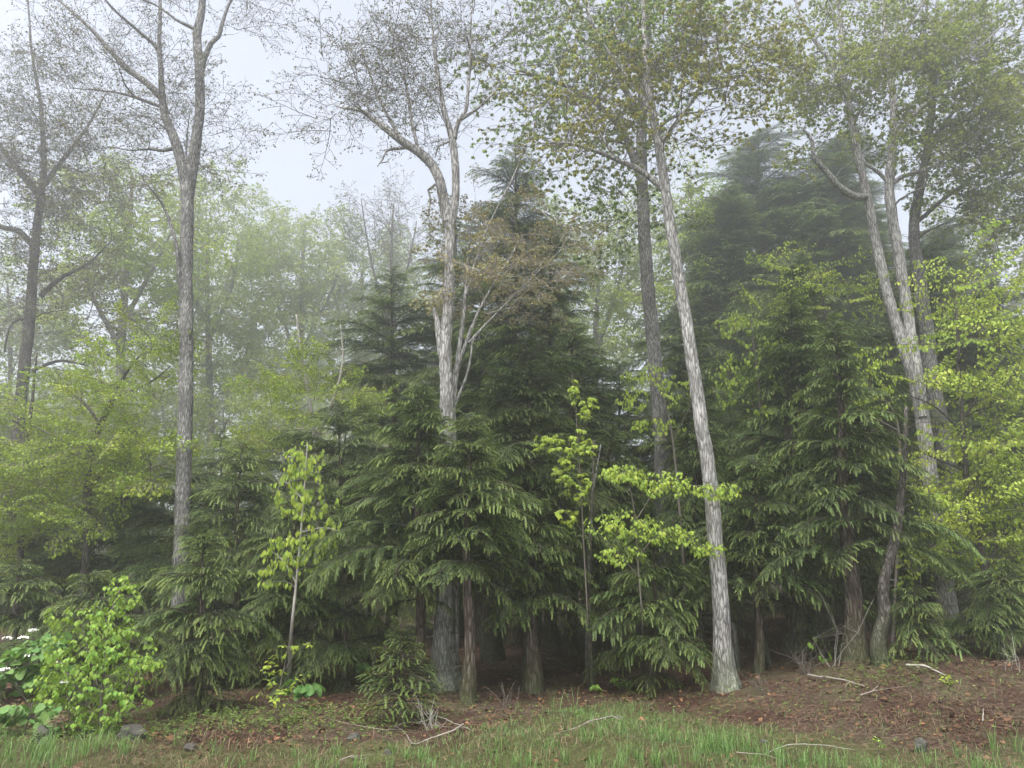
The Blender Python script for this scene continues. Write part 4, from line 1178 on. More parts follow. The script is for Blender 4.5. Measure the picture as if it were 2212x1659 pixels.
HEM2 = [
    ('tall dark hemlock peak behind the bronze maple', 1112, 21.0, 310, 1250, 2.6, 170), ('dark hemlock behind the bent-limbed tree', 985, 24.0, 470, 1250, 3.0, 130), ('dark hemlock at the right of the misty gap', 848, 22.0, 575, 1280, 2.7, 116),
    ('hazy hemlock peak right of the pale trunk crown', 1640, 34.0, 275, 1250, 6.0, 220), ('hazy hemlock peak left of the twin stems', 1795, 33.0, 300, 1250, 5.8, 220), ('dark hemlock behind the right-hand hemlock shelves', 1725, 19.0, 560, 1270, 2.4, 104),
    ('dark hemlock behind the thick grey trunk', 1335, 20.5, 790, 1300, 2.4, 96), ('dark hemlock between the two grey trunks', 1480, 20.0, 690, 1300, 2.3, 96), ('dark hemlock left of the bushy one, behind the slender saplings', 735, 17.5, 880, 1380, 2.1, 96),
    ('dark hemlock right of the far right trunk', 2140, 21.0, 610, 1300, 2.8, 110), ('dark hemlock behind the twin stems', 1985, 20.5, 520, 1300, 2.6, 110), ('dark hemlock deep behind the straight bare trunk', 1235, 19.0, 700, 1300, 2.2, 96),
    ('dim hemlock low behind the left understory', 270, 19.5, 1000, 1350, 2.4, 84), ('dim hemlock at the far left behind the understory', 90, 20.0, 1060, 1350, 2.4, 84), ('dim hemlock behind the low dense one at left', 400, 17.5, 1010, 1390, 2.0, 84),
    ('dim hemlock behind the broad dark one', 620, 21.0, 930, 1350, 2.3, 84), ('dim hemlock behind the leaning brown trunk', 1880, 18.5, 760, 1290, 2.2, 96),     ('hazy hemlock with a blunt top nearest the pale trunk', 1570, 33.0, 400, 1250, 4.6, 200), ('hazy hemlock in the saddle between the two peaks', 1715, 36.0, 385, 1250, 5.4, 200), ('hazy hemlock between the left peak and the twin stems', 1865, 36.0, 380, 1250, 5.0, 200),
    ('hazy hemlock right behind the twin stems, lower than the peaks', 2040, 35.0, 470, 1250, 5.2, 200), ('hazy hemlock left of the bronze maple peak', 1040, 22.0, 440, 1250, 2.4, 110), ('dark hemlock right of the bronze maple peak', 1190, 21.0, 480, 1250, 2.4, 110),
    ('dim hemlock filling the gap at the right edge', 2230, 18.0, 840, 1360, 2.3, 96),
]
for i, (lab, u, Y, vt, vb, rm, n) in enumerate(HEM2):
    conifer('hemlock_tree', lab, u, Y, vt, vb, rm * 1.12, n, 440 + i, GT, taper=0.5)
GD = 'filler hemlocks added to darken the interior'
DEEP = [(u, Y) for Y, us in ((25, (480, 800, 1020, 1160, 1300, 1420, 1580, 1700, 1850, 2010, 2180)), (31, (60, 330, 900, 1080, 1240, 1500, 1650, 1780, 1920, 2080))) for u in us]  # filler hemlocks, added to block light and sky behind the edge trees
WHERE = ['behind the broad dark hemlock', 'behind the slender saplings', 'behind the gnarled trunk', 'behind the straight bare trunk', 'behind the thin mottled stem', 'behind the thick grey trunk', 'behind the pale trunk', 'behind the dark trunk', 'behind the leaning brown trunk', 'behind the twin stems', 'behind the far right trunk',
         'past the left edge understory', 'past the low feathery hemlocks', 'well back beyond the bent-limbed tree', 'well back beyond the bronze maple', 'well back beyond the bright sapling', 'well back beyond the thick trunk', 'well back beyond the pale trunk', 'well back beyond the crest trunk', 'well back beyond the twisted stem', 'well back beyond the twin trunks']
for i, (u, Y) in enumerate(DEEP):
    r_ = np.random.default_rng(900 + i)
    conifer('hemlock_tree', 'added shading hemlock ' + WHERE[i], u, Y, 790 + r_.uniform(-60, 120) + (200 if u < 850 else 0), 1290, 3.0, 62, 480 + i, GD, bare=False)
conifer('spruce_sapling', 'small bright-tipped spruce at the edge of the litter', 868, 11.0, 1335, 1548, 0.78, 104, 71, None, base_uv=(868, 1562), bank=SPRUCE, bare=False, taper=0.85, dens=1.1, cat='young tree')
conifer('pine_sapling', 'small soft-needled sapling beside the leaning brown trunk', 1775, 15.6, 1335, 1420, 0.5, 40, 72, None, base_uv=(1775, 1424), bank=SPRUCE, bare=False, cat='young tree')

# ------------------------------------------------------------------ slender stems under the crowns
def stem_tree(label, Y, base, pts, rad, seed, bark, cat='tree', group='slender trunks in the shade', stubs=5, flare=0.3, name='tree_stem'):
    r = np.random.default_rng(seed)
    b = ground(*base) if len(base) == 2 else np.array(base)
    b = np.array((b[0], b[1], gz(b[0], b[1]) - 0.04))
    root = thing(name, label, cat, tuple(b), group)
    W = [b - (0, 0, 0.2)] + [at(p[0], p[1], b[1] + (p[2] if len(p) > 2 else 0)) for p in pts]
    P, Rd = catmull(W, np.interp(np.linspace(0, 1, len(W)), np.linspace(0, 1, len(rad)), rad), 0.12)
    P = P - b
    a = Acc()
    tube(a, P, Rd, 10, rough=0.04, r=r, flare=flare)
    obj('trunk', a.mesh('slender_trunk', [bark]), root)
    for k in range(stubs):
        i = r.integers(len(P) // 5, len(P))
        an = r.uniform(0, 6.28); ln = r.uniform(0.25, 0.9)
        d = np.array((math.cos(an), math.sin(an), r.uniform(-0.1, 0.5)))
        q = np.stack([P[i], P[i] + d * ln * 0.4 + r.normal(0, .03, 3), P[i] + d * ln * 0.75 + r.normal(0, .06, 3), P[i] + d * ln + r.normal(0, .08, 3)])
        a = Acc(); tube(a, q, (0.008, 0.006, 0.004, 0.002), 4)
        obj('branch', a.mesh('bare_twig', [M_TWIG]), root)
    return root


stem_tree('thin mottled stem right of the straight bare trunk', None, (1280, 1492), [(1276, 1400), (1273, 1300), (1276, 1150), (1280, 1050), (1283, 950)], [0.036, 0.032, 0.024, 0.012], 31, M_BARKD)
stem_tree('thin pale broken stem leaning beside the mottled one', None, (1272, 1480, ) if False else (1268, 1470), [(1266, 1390), (1270, 1200), (1282, 1060), (1298, 960)], [0.022, 0.02, 0.012], 32, M_BARK)
stem_tree('twisted rough-barked stem at the crest of the bank', None, (1909, 1434), [(1898, 1390), (1912, 1330), (1908, 1270), (1924, 1200), (1940, 1130), (1948, 1050), (1955, 960), (1958, 880)], [0.105, 0.095, 0.085, 0.075, 0.05, 0.03], 33, M_BARKD, stubs=8)
stem_tree('pale spotted stem deep left of the spruce', None, (808, 1450), [(810, 1340), (812, 1240), (820, 1180)], [0.04, 0.035, 0.03], 34, M_BARKL)
stem_tree('slanting pale stem behind the slender sapling', None, (716, 1400), [(722, 1280), (735, 1200), (745, 1130)], [0.05, 0.045, 0.04], 35, M_BARK)
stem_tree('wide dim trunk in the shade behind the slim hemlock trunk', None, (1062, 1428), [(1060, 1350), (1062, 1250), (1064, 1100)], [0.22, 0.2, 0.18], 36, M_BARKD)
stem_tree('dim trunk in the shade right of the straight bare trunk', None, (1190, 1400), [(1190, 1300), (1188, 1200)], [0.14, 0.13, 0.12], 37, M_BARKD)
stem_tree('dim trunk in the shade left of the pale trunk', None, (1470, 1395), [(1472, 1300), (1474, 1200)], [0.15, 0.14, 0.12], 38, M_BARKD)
stem_tree('crooked lichen-spotted stub right of the pale trunk', None, (1665, 1438), [(1655, 1395), (1640, 1350), (1632, 1330)], [0.03, 0.026, 0.012], 39, M_BARKD, stubs=3)
stem_tree('short peeling dead stub just right of the pale trunk', None, (1593, 1446), [(1590, 1400), (1586, 1360), (1582, 1345)], [0.05, 0.045, 0.03], 40, M_BARK, stubs=1)
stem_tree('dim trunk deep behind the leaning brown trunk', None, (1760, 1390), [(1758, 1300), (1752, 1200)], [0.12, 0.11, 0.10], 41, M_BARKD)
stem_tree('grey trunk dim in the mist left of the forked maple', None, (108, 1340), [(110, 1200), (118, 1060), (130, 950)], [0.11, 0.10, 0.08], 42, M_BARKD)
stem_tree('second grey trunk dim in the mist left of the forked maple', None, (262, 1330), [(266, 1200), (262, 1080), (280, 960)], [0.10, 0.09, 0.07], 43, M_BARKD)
stem_tree('leaning bare sapling in front of the misty gap', None, (800, 1390), [(790, 1250), (800, 1100), (806, 1000), (812, 930)], [0.035, 0.03, 0.012], 44, M_TWIGL, stubs=9)

# ------------------------------------------------------------------ leafy saplings and shrubs
GS = 'leafy saplings along the edge'
sapling('shrub', 'big bright green shrub of small drooping leaves at lower left', None, (215, 1588),
        [([(220, 1500), (228, 1420), (236, 1340), (262, 1270), (285, 1240)], [0.022, 0.018, 0.006]), ([(190, 1520), (150, 1460), (120, 1420)], [0.016, 0.006]), ([(250, 1520), (290, 1460), (330, 1430)], [0.016, 0.006]),
         ([(210, 1480), (190, 1400), (170, 1330)], [0.015, 0.006]), ([(180, 1560), (140, 1530), (110, 1520)], [0.012, 0.005]), ([(250, 1560), (290, 1530), (330, 1520)], [0.012, 0.005])],
        [(215, 1500, 110, 70, .55, 52), (170, 1420, 90, 60, .5, 36), (260, 1400, 80, 60, .5, 30), (225, 1340, 80, 50, .45, 24), (270, 1275, 50, 35, .3, 12), (200, 1560, 120, 28, .4, 16), (130, 1330, 50, 30, .3, 6), (100, 1490, 50, 60, .4, 12), (320, 1430, 40, 40, .3, 7)],
        'ov', 0.058, M_SHRUB, 501, GS, per=13, twig=0.36, hang=0.58, most=295, wid=1.15, more=3.6)


def hobblebush(seed, base, stems, crown, flowers, label):
    root, b = sapling('hobblebush', label, None, base, stems, crown, 'rd', 0.125, M_HOB, seed, 'broad-leaved bushes low on the left', per=3, twig=0.3, hang=0.35, opp=True, most=290)
    r = np.random.default_rng(seed + 1)
    for (u, v, dy) in flowers:
        p = at(u, v, b[1] + dy) - b
        a = Acc()
        n = 46
        ang = r.uniform(0, 6.28, n); rad = 0.062 * np.sqrt(r.random(n))
        O = p + np.stack([rad * np.cos(ang), rad * np.sin(ang), 0.022 * (1 - (rad / 0.062) ** 2) + r.normal(0, 0.004, n)], -1)
        PV = np.array([(0, 0, .1)] + [(math.cos(k * math.pi / 5) * (1 if k % 2 == 0 else .55), math.sin(k * math.pi / 5) * (1 if k % 2 == 0 else .55), 0) for k in range(10)])
        PF = np.array([(0, k + 1, (k + 1) % 10 + 1) for k in range(10)])
        nn = np.stack([np.cos(ang) * rad * 9, np.sin(ang) * rad * 9 - 0.3, np.ones(n)], -1) + r.normal(0, .2, (n, 3))
        a.scatter(PV, PF, O, frames(r.normal(0, 1, (n, 3)), nn, np.where(rad > 0.045, 0.017, 0.009)), r.uniform(0.2, 1, n))
        tube(a, np.array([p - (0, 0, 0.12), p - (0, 0, 0.05), p]), (0.004, 0.003, 0.003), 4, mat=1)
        obj('flower_head', a.mesh('flower_head', [M_FLOWER, M_TWIG], ()), root)
    return root


hobblebush(511, (85, 1560), [([(80, 1500), (60, 1440), (40, 1400)], [0.014, 0.006]), ([(95, 1500), (110, 1420), (130, 1375)], [0.014, 0.006]), ([(70, 1530), (40, 1490), (10, 1450)], [0.012, 0.005])],
           [(70, 1410, 70, 30, .35, 16), (120, 1385, 50, 25, .3, 9), (40, 1470, 60, 40, .35, 12), (110, 1450, 60, 30, .3, 8), (15, 1440, 30, 40, .3, 7)],
           [(72, 1362, .05), (17, 1379, -.05), (50, 1378, .1), (127, 1390, 0), (64, 1416, -.25), (10, 1446, -.3), (128, 1432, -.3), (137, 1474, -.35)], 'white-flowered bush with big rounded leaves at the left edge')
sapling('hobblebush', 'low bush of big round leaves beneath the white-flowered one', None, (50, 1592), [([(60, 1560), (70, 1520)], [0.01, 0.004]), ([(30, 1560), (10, 1530)], [0.01, 0.004])],
        [(70, 1530, 60, 25, .3, 9), (20, 1530, 40, 30, .3, 7), (110, 1560, 30, 15, .2, 4)], 'rd', 0.11, M_HOB, 513, 'broad-leaved bushes low on the left', per=2, twig=0.2, opp=True)
sapling('sapling', 'slight sapling with small fresh leaves at the left of the open litter', None, (598, 1560),
        [([(602, 1500), (612, 1450), (622, 1400), (626, 1380)], [0.009, 0.003]), ([(612, 1450), (640, 1410), (672, 1385)], [0.006, 0.003]), ([(604, 1500), (580, 1470), (560, 1440)], [0.006, 0.003])],
        [(625, 1400, 22, 25, .2, 7), (655, 1395, 25, 15, .2, 6), (585, 1430, 28, 30, .2, 7), (620, 1470, 60, 30, .3, 12), (590, 1500, 45, 25, .25, 9)],
        'ov', 0.06, M_BEECH, 521, GS, per=6, twig=0.25, hang=0.3)
sapling('hobblebush', 'few large round leaves at the foot of the slight sapling', None, (640, 1530), [([(648, 1500), (655, 1480)], [0.008, 0.004])],
        [(650, 1480, 45, 25, .2, 5), (690, 1475, 20, 14, .2, 2)], 'rd', 0.15, M_HOB, 523, 'broad-leaved bushes low on the left', per=2, twig=0.15, opp=True)
sapling('hobblebush', 'few large round leaves deep left of the spruce', None, (780, 1480), [([(776, 1450), (778, 1420)], [0.008, 0.004])],
        [(778, 1440, 22, 45, .2, 5)], 'rd', 0.15, M_HOB, 524, 'broad-leaved bushes low on the left', per=2, twig=0.15, opp=True)
sapling('sapling', 'slim pale sapling hung with limp yellow-green leaves left of centre', 12.9, (622, 1490),
        [([(630, 1360), (640, 1260), (650, 1150), (658, 1050), (664, 960)], [0.028, 0.02, 0.008]), ([(640, 1260), (610, 1210), (585, 1190)], [0.010, 0.004]), ([(650, 1150), (700, 1140), (740, 1150)], [0.010, 0.004]), ([(655, 1080), (615, 1040), (600, 1060)], [0.01, 0.004])],
        [(660, 1000, 55, 55, .5, 18), (625, 1060, 45, 60, .5, 16), (620, 1190, 60, 45, .5, 18), (680, 1120, 60, 80, .5, 20), (690, 1200, 50, 40, .4, 10), (580, 1240, 30, 25, .3, 5)],
        'ov', 0.092, M_BEECH, 531, GS, more=3.0, per=5, twig=0.35, hang=0.75, bark=M_TWIGL)
sapling('sapling', 'slender maple sapling with starry bright leaves in front of the dark centre', 13.0, (1272, 1486),
        [([(1270, 1350), (1262, 1200), (1255, 1060), (1248, 950), (1242, 860), (1236, 810)], [0.014, 0.011, 0.004]), ([(1252, 1020), (1215, 980), (1175, 945), (1150, 935)], [0.008, 0.003]), ([(1250, 950), (1272, 900), (1282, 865)], [0.007, 0.003]), ([(1262, 1150), (1225, 1110), (1200, 1090)], [0.006, 0.003])],
        [(1240, 840, 12, 30, .15, 6), (1272, 880, 22, 30, .2, 9), (1255, 960, 35, 40, .25, 13), (1185, 955, 40, 22, .25, 10), (1215, 1010, 30, 30, .25, 8), (1250, 1050, 30, 40, .2, 9), (1225, 1110, 30, 25, .2, 6)],
        'mp', 0.078, M_BEECH, 541, GS, more=2.4, per=2, twig=0.10, hang=0.5, opp=True)
sapling('beech_sapling', 'brightest yellow-green beech shelves reaching across the pale trunk', 12.6, (1392, 1480),
        [([(1388, 1350), (1378, 1220), (1372, 1120), (1360, 1050), (1345, 1010)], [0.014, 0.011, 0.005]), ([(1376, 1120), (1420, 1060), (1480, 1050), (1540, 1050), (1600, 1052)], [0.012, 0.008, 0.003]), ([(1380, 1200), (1430, 1150), (1490, 1165), (1540, 1190)], [0.012, 0.008, 0.003]), ([(1384, 1250), (1330, 1190), (1290, 1150)], [0.010, 0.004])],
        [(1350, 1020, 55, 22, .5, 16), (1440, 1045, 70, 30, .5, 20), (1550, 1060, 60, 22, .4, 14), (1350, 1130, 90, 32, .5, 20), (1450, 1155, 70, 25, .5, 15), (1530, 1185, 40, 18, .3, 8), (1340, 1195, 60, 24, .4, 10)],
        'ov', 0.068, M_BEECH, 551, GS, more=6.0, per=8, twig=0.42, hang=0.6)
sapling('beech_sapling', 'beech leaves hanging in front of the thick grey trunk, above the brightest shelves', 15.2, (1478, 1440),
        [([(1478, 1250), (1466, 1080), (1450, 930), (1430, 850), (1410, 800)], [0.03, 0.025, 0.008]), ([(1450, 930), (1400, 890), (1350, 880)], [0.012, 0.005]), ([(1455, 950), (1490, 880), (1510, 850)], [0.01, 0.004])],
        [(1400, 805, 60, 25, .5, 13), (1370, 860, 50, 30, .5, 12), (1460, 840, 45, 35, .5, 12), (1420, 915, 70, 22, .5, 13)],
        'ov', 0.088, M_BEECH, 552, GS, more=2.8, per=6, twig=0.42, hang=0.72)
sapling('beech_sapling', 'beech with hazy hanging leaves just right of the pale trunk', 15.6, (1640, 1400),
        [([(1640, 1200), (1645, 1020), (1640, 860), (1630, 760), (1620, 690)], [0.03, 0.025, 0.008]), ([(1642, 900), (1590, 820), (1550, 780)], [0.012, 0.005]), ([(1640, 880), (1700, 800), (1730, 770)], [0.012, 0.005])],
        [(1590, 700, 60, 40, .6, 13), (1580, 790, 60, 45, .6, 16), (1660, 740, 55, 40, .6, 12), (1640, 830, 90, 35, .6, 14), (1560, 850, 40, 30, .4, 7)],
        'ov', 0.09, M_UNDER, 553, GS, more=2.8, per=6, twig=0.45, hang=0.7)
sapling('beech_sapling', 'long low beech branch of hanging leaves left of the twin stems', 14.9, (1925, 1430),
        [([(1935, 1250), (1945, 1080), (1940, 920), (1920, 890)], [0.03, 0.025, 0.012]), ([(1940, 930), (1880, 900), (1810, 880), (1740, 890), (1660, 895), (1610, 880)], [0.016, 0.012, 0.003]), ([(1940, 900), (1890, 840), (1840, 790)], [0.012, 0.004])],
        [(1700, 885, 80, 16, .4, 12), (1810, 865, 70, 30, .4, 15), (1880, 830, 60, 35, .4, 13), (1900, 770, 70, 35, .5, 13), (1640, 880, 30, 14, .2, 4), (1750, 930, 40, 14, .3, 4)],
        'ov', 0.085, M_BEECH, 554, GS, more=2.6, per=6, twig=0.42, hang=0.68)
broadleaf('beech_tree', 'leaning beech with wide shelves of fresh leaves down the right edge', 14.6, (2165, 1430),
          [([(2150, 1300), (2120, 1200), (2095, 1080), (2085, 960), (2075, 840), (2070, 720), (2065, 620)], [0.075, 0.065, 0.05, 0.02]),
           ([(2120, 1200), (2040, 1160), (1990, 1120), (1960, 1050)], [0.03, 0.012]), ([(2090, 1020), (2000, 980), (1960, 960)], [0.025, 0.01]), ([(2085, 940), (2020, 880), (1950, 850)], [0.025, 0.01]), ([(2095, 1060), (2150, 960), (2220, 900)], [0.035, 0.015]), ([(2085, 900), (2150, 800), (2220, 720)], [0.03, 0.012]), ([(2130, 1230), (2180, 1130), (2230, 1090)], [0.03, 0.012])],
          [(2150, 850, 70, 60, 1.0, 36), (2010, 835, 60, 22, .6, 9), (2165, 970, 60, 60, 1.0, 34), (2150, 1090, 65, 50, 1.0, 36), (2035, 1065, 60, 16, .6, 8), (2020, 985, 50, 12, .5, 5), (2030, 1190, 60, 20, .6, 8), (2080, 1150, 60, 30, .8, 10), (2165, 1210, 50, 50, .8, 22), (2120, 720, 90, 50, 1.0, 28), (2080, 610, 70, 50, 1.0, 14), (2190, 640, 60, 90, 1.0, 18)],
          'beech', 561, 'understory trees with new leaves', bark=M_BARKD, ssc=0.8, limbs=10, sides=8, rmin=0.004, flare=0.2, attach_min=1.5, extra=0)
broadleaf('beech_tree', 'beech with hazy hanging leaves high between the hemlock peaks at right', 18.0, (1800, 1390),
          [([(1800, 1200), (1800, 1000), (1790, 820), (1780, 680), (1770, 580)], [0.07, 0.06, 0.02])],
          [(1740, 600, 90, 50, 1, 20), (1700, 680, 90, 40, 1, 18), (1830, 640, 60, 50, 1, 12)],
          'beech', 562, 'understory trees with new leaves', bark=M_BARKD, ssc=0.7, limbs=6, sides=8, rmin=0.004, attach_min=4, extra=0)
sapling('maple_seedling', 'maple seedling with three-pointed leaves on the dark floor left of the pale trunk', None, (1340, 1492), [([(1338, 1478), (1338, 1470)], [0.005, 0.003])],
        [(1338, 1470, 22, 8, .15, 5)], 'mp', 0.11, M_SHRUB, 571, 'seedlings on the forest floor', per=2, twig=0.12, opp=True, hang=0.3)
sapling('maple_seedling', 'maple seedling at the foot of the thin mottled stem', None, (1290, 1500), [([(1290, 1490), (1290, 1484)], [0.005, 0.003])],
        [(1285, 1484, 18, 7, .15, 4)], 'mp', 0.085, M_SHRUB, 572, 'seedlings on the forest floor', per=2, twig=0.12, opp=True, hang=0.3)
sapling('shrub', 'small yellowish bush on the litter bank at right', None, (2050, 1480), [([(2050, 1470), (2052, 1462)], [0.006, 0.003]), ([(2045, 1472), (2040, 1466)], [0.006, 0.003])],
        [(2050, 1467, 18, 9, .2, 16)], 'ov', 0.045, M_BEECH, 573, 'seedlings on the forest floor', per=4, twig=0.1, hang=0.2)
sapling('sapling', 'spindly green shoot at the edge of the right-hand grass', None, (1898, 1636), [([(1898, 1620), (1896, 1600), (1895, 1590)], [0.005, 0.002])],
        [(1896, 1605, 16, 16, .1, 12)], 'ov', 0.03, M_SHRUB, 574, 'seedlings on the forest floor', per=5, twig=0.1, hang=0.1)
sapling('sapling', 'green sprout with hanging leaves before the dim trunks on the bank', None, (1760, 1440), [([(1752, 1410), (1760, 1390), (1755, 1375)], [0.006, 0.003]), ([(1765, 1420), (1785, 1405)], [0.005, 0.003])],
        [(1755, 1385, 14, 12, .15, 5), (1780, 1420, 16, 14, .15, 5)], 'ov', 0.08, M_SHRUB, 575, 'seedlings on the forest floor', per=3, twig=0.15, hang=0.7)

# ------------------------------------------------------------------ rocks, sticks
def rock(label, uv, size, seed):
    r = np.random.default_rng(seed)
    import bmesh
    bm = bmesh.new()
    bmesh.ops.create_icosphere(bm, subdivisions=3, radius=1.0)
    ph = r.uniform(0, 6, 6)
    for v in bm.verts:
        c = v.co.copy()
        d = 1 + 0.16 * math.sin(c.x * 3 + ph[0]) * math.sin(c.y * 3 + ph[1]) + 0.10 * math.sin(c.z * 6 + ph[2] + c.x * 4) + 0.05 * math.sin(c.y * 11 + ph[3])
        c = c * d
        for k in range(5):
            n = Vector((math.sin(ph[k] * 3), math.cos(ph[k] * 5), 0.5 * math.sin(ph[k] * 7))).normalized()
            q = c.dot(n) - 0.72
            if q > 0:
                c = c - n * q * 0.85
        v.co = Vector((c.x * size[0], c.y * size[1], c.z * size[2]))
    me = bpy.data.meshes.new('rock')
    bm.to_mesh(me); bm.free()
    me.materials.append(M_ROCK)
    g = ground(*uv)
    o = obj('rock', me)
    o.location = (g[0], g[1], gz(g[0], g[1]) + size[2] * 0.25)
    o.rotation_euler = (0, 0, r.uniform(0, 3))
    return tag(o, label, 'rock', 'rocks half sunk in the verge')


rock('grey rock beside the dead reed under the white-flowered bush', (95, 1600), (0.17, 0.14, 0.13), 1)
rock('flat-topped grey rock at the foot of the bright shrub', (285, 1596), (0.20, 0.15, 0.12), 2)
rock('small dark rock in the litter at left of centre', (410, 1620), (0.09, 0.07, 0.05), 3)
rock('small rounded stone on the litter near the fallen branch', (838, 1629), (0.06, 0.05, 0.04), 4)
rock('small grey stone in the litter by the spruce', (765, 1600), (0.09, 0.08, 0.06), 5)
rock('pointed dark stone in the right-hand grass', (1990, 1620), (0.08, 0.06, 0.09), 6)
rock('tiny pale stone at the bottom edge right of centre', (1650, 1604), (0.05, 0.04, 0.03), 7)


def stick(label, uvs, rad, seed, mat=None, twigs=2, group='fallen sticks on the verge', lift=0.03, name='fallen_branch'):
    r = np.random.default_rng(seed)
    W = []
    for q in uvs:
        p = ground(q[0], q[1])
        W.append((p[0], p[1], gz(p[0], p[1]) + lift + (q[2] if len(q) > 2 else 0)))
    W = np.array(W)
    b = W[0].copy()
    root = thing(name, label, 'stick', tuple(b), group)
    P, Rd = catmull(W - b, np.linspace(rad, rad * 0.35, len(W)), 0.04)
    P = P + np.cumsum(r.normal(0, 0.003, P.shape), 0)
    a = Acc(); tube(a, P, Rd, 7, rough=0.06, r=r)
    obj('stem', a.mesh('stick_stem', [mat or M_DEAD]), root)
    for k in range(twigs):
        i = r.integers(len(P) // 4, len(P) - 2)
        d = unit(P[i + 1] - P[i]) + r.normal(0, 0.6, 3) * (1, 1, 0.25)
        ln = r.uniform(0.12, 0.35)
        q = np.stack([P[i], P[i] + d * ln * 0.5 + r.normal(0, .015, 3), P[i] + d * ln])
        a = Acc(); tube(a, q, (Rd[i] * 0.6, Rd[i] * 0.4, 0.002), 5)
        obj('twig', a.mesh('stick_twig', [mat or M_DEAD]), root)
    return root


stick('white forked fallen branch on the litter below the spruce', [(1000, 1580, .05), (985, 1595, .06), (960, 1602, .05), (925, 1608, .02), (895, 1612), (878, 1590)], 0.012, 1, twigs=5)
stick('pale arching branch lying in the grass right of centre', [(1342, 1570, .08), (1320, 1573, .09), (1280, 1582, .07), (1240, 1596, .03)], 0.010, 2, twigs=5)
stick('weathered pole lying on the bank near the twisted stem', [(1745, 1468, .04), (1790, 1474, .03), (1840, 1482, .02), (1870, 1488)], 0.018, 3, twigs=4)
stick('grey bent stick on the bank above the yellowish bush', [(1960, 1446, .02), (2000, 1452, .05), (2040, 1462)], 0.02, 4, M_TWIGL, 2)
stick('curved pale stick under the weathered pole', [(1860, 1507), (1885, 1503, .03), (1898, 1492, .04)], 0.010, 5)
stick('thin dark vine arching over the right-hand grass', [(1660, 1636, .02), (1710, 1628, .06), (1780, 1630, .05), (1850, 1636, .02)], 0.006, 6, M_TWIGL, 0)
stick('long straw-coloured stem on the litter at left of centre', [(850, 1577), (890, 1569, .03), (960, 1577, .03), (1010, 1572)], 0.005, 7, M_DEAD, 0)
stick('slanting dry stem on the litter under the slight sapling', [(930, 1555, .04), (980, 1572, .03), (1020, 1587)], 0.006, 8, M_TWIGL, 1)
stick('dry stem crossing the litter left of the spruce', [(870, 1580), (820, 1590, .04), (700, 1560, .02)], 0.005, 9, M_DEAD, 0)
stick('short bleached twig at the bottom left in the litter', [(735, 1650), (760, 1644, .02), (775, 1640)], 0.007, 10)
stick('pale twig leaning on the bank at far right', [(2124, 1565, 0), (2130, 1545, .05)], 0.010, 11, M_DEAD, 0)
stick('bleached twig by the bottom edge right of centre', [(1590, 1634, .01), (1650, 1645, .03), (1700, 1650)], 0.006, 12, M_DEAD, 0)


def bare_bush(label, uv, n, h, seed, mat, spread=0.5):
    r = np.random.default_rng(seed)
    g = ground(*uv)
    b = np.array((g[0], g[1], gz(g[0], g[1]) - 0.02))
    root = thing('bare_bush', label, 'dead bush', tuple(b), 'leafless twigs on the litter')
    for k in range(n):
        d = np.array((r.normal(0, spread), r.normal(0, spread * 0.7), 1.0)) * h * r.uniform(0.5, 1.1)
        q0 = np.array((r.normal(0, .06), r.normal(0, .06), 0))
        m = q0 + d * 0.5 + r.normal(0, 0.08 * h, 3)
        a = Acc()
        tube(a, np.stack([q0, q0 * 0.5 + m * 0.5 + r.normal(0, .01, 3), m, q0 + d + r.normal(0, 0.1 * h, 3)]), (0.006, 0.005, 0.004, 0.0015), 4)
        for _ in range(2):
            e = m + r.normal(0, 0.22 * h, 3)
            tube(a, np.stack([m, (m + e) / 2 + r.normal(0, .02, 3), e]), (0.003, 0.0025, 0.001), 3)
        obj('stem', a.mesh('bare_stem', [mat]), root)
    return root


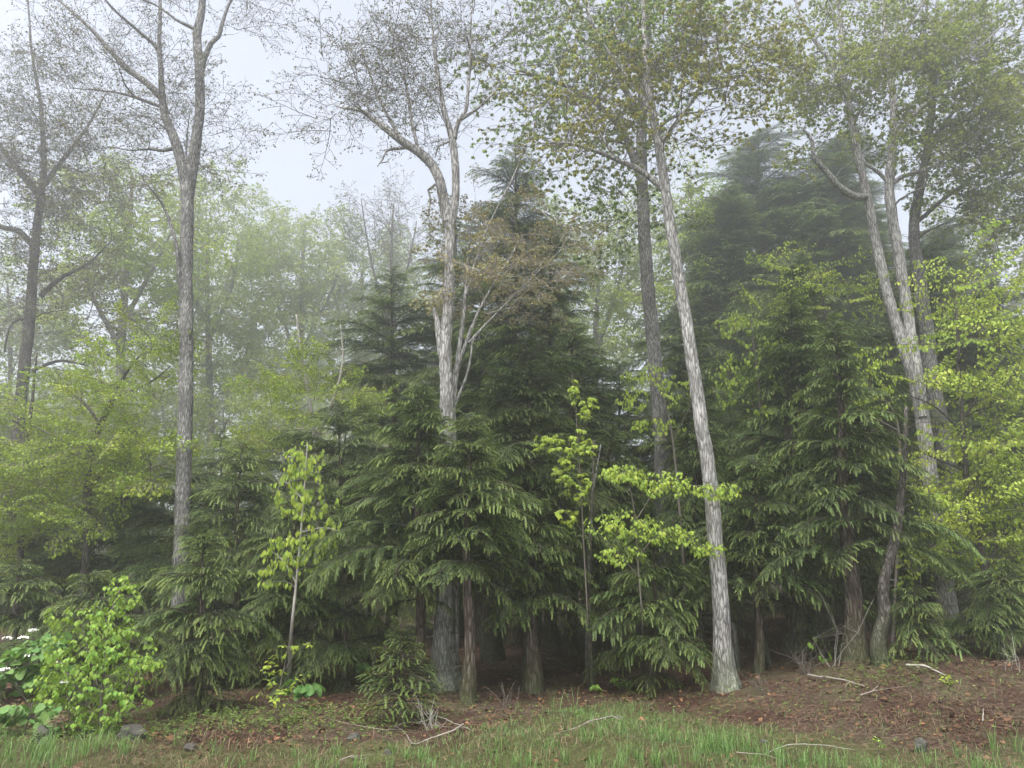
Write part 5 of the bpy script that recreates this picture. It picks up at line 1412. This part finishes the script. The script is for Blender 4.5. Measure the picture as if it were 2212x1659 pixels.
bare_bush('leafless twiggy bush right of the spruce foot', (935, 1575), 11, 0.4, 1, M_TWIGL)
bare_bush('tangle of dead twigs on the bank under the dark trunk', (1745, 1455), 14, 0.5, 2, M_TWIG, 0.9)
bare_bush('thin bare seedling in front of the leaning brown trunk', (1800, 1440), 5, 1.2, 3, M_TWIGL, 0.25)
bare_bush('thin bare shoots on the right of the bank', (2188, 1450), 4, 0.5, 4, M_TWIGL, 0.3)
bare_bush('bare shoots on the litter right of the slim trunk', (1100, 1530), 7, 0.4, 5, M_TWIG, 0.5)
bare_bush('dead twigs low behind the bright shrub foot', (380, 1560), 8, 0.5, 6, M_TWIG, 0.6)
bare_bush('bare stems on the bank between pale trunk and pole', (1655, 1500), 7, 0.45, 7, M_TWIG, 0.5)

# dead reed stalk by the rock
a = Acc()
g = ground(135, 1640)
pl = np.array([(0, 0, 0), (-.02, .02, .14), (-.05, .05, .25), (-.09, .07, .33)])
tube(a, pl, (0.004, 0.003, 0.003, 0.002), 5)
rr_ = np.random.default_rng(3)
k_ = 90
Ob = pl[-1] + np.stack([rr_.normal(-.03, .04, k_), rr_.normal(0, .025, k_), rr_.normal(.03, .04, k_)], -1)
a.scatter(NE_V, NE_F, Ob, frames(rr_.normal(0, 1, (k_, 3)) * (1, .5, .6) + (-.8, 0, .3), rr_.normal(0, 1, (k_, 3)), np.full(k_, .07), np.full(k_, .006)), rr_.uniform(.3, 1, k_))
o_ = obj('dead_reed', a.mesh('dead_reed', [M_STRAW], ()))
o_.location = (g[0], g[1], gz(g[0], g[1]))
tag(o_, 'dry reed with a feathery head bending before the grey rock', 'reed')

# ------------------------------------------------------------------ mist
m, n_, N_, L_ = new_mat('mist_volume')
pv = N_.new('ShaderNodeVolumePrincipled')
pv.inputs['Color'].default_value = (0.97, 0.975, 0.985, 1)
pv.inputs['Density'].default_value = HAZE
pv.inputs['Anisotropy'].default_value = 0.75
on = N_.new('ShaderNodeOutputMaterial')
L_.new(pv.outputs[0], on.inputs['Volume'])
import bmesh as _bm
bmh = _bm.new()
_bm.ops.create_cube(bmh, size=1.0)
zmin = float(terrain(np.linspace(-165, 165, 50), np.full(50, 165.0)).min())
TOP = max((o.matrix_basis.translation.z for o in COL.objects), default=20)
HTOP = 30.0
for v in bmh.verts:
    v.co = Vector((v.co.x * 340, v.co.y * 340, HTOP if v.co.z > 0 else -1.4))
mh = bpy.data.meshes.new('haze')
bmh.to_mesh(mh); bmh.free()
mh.materials.append(m)
obj('haze', mh, kind='stuff')
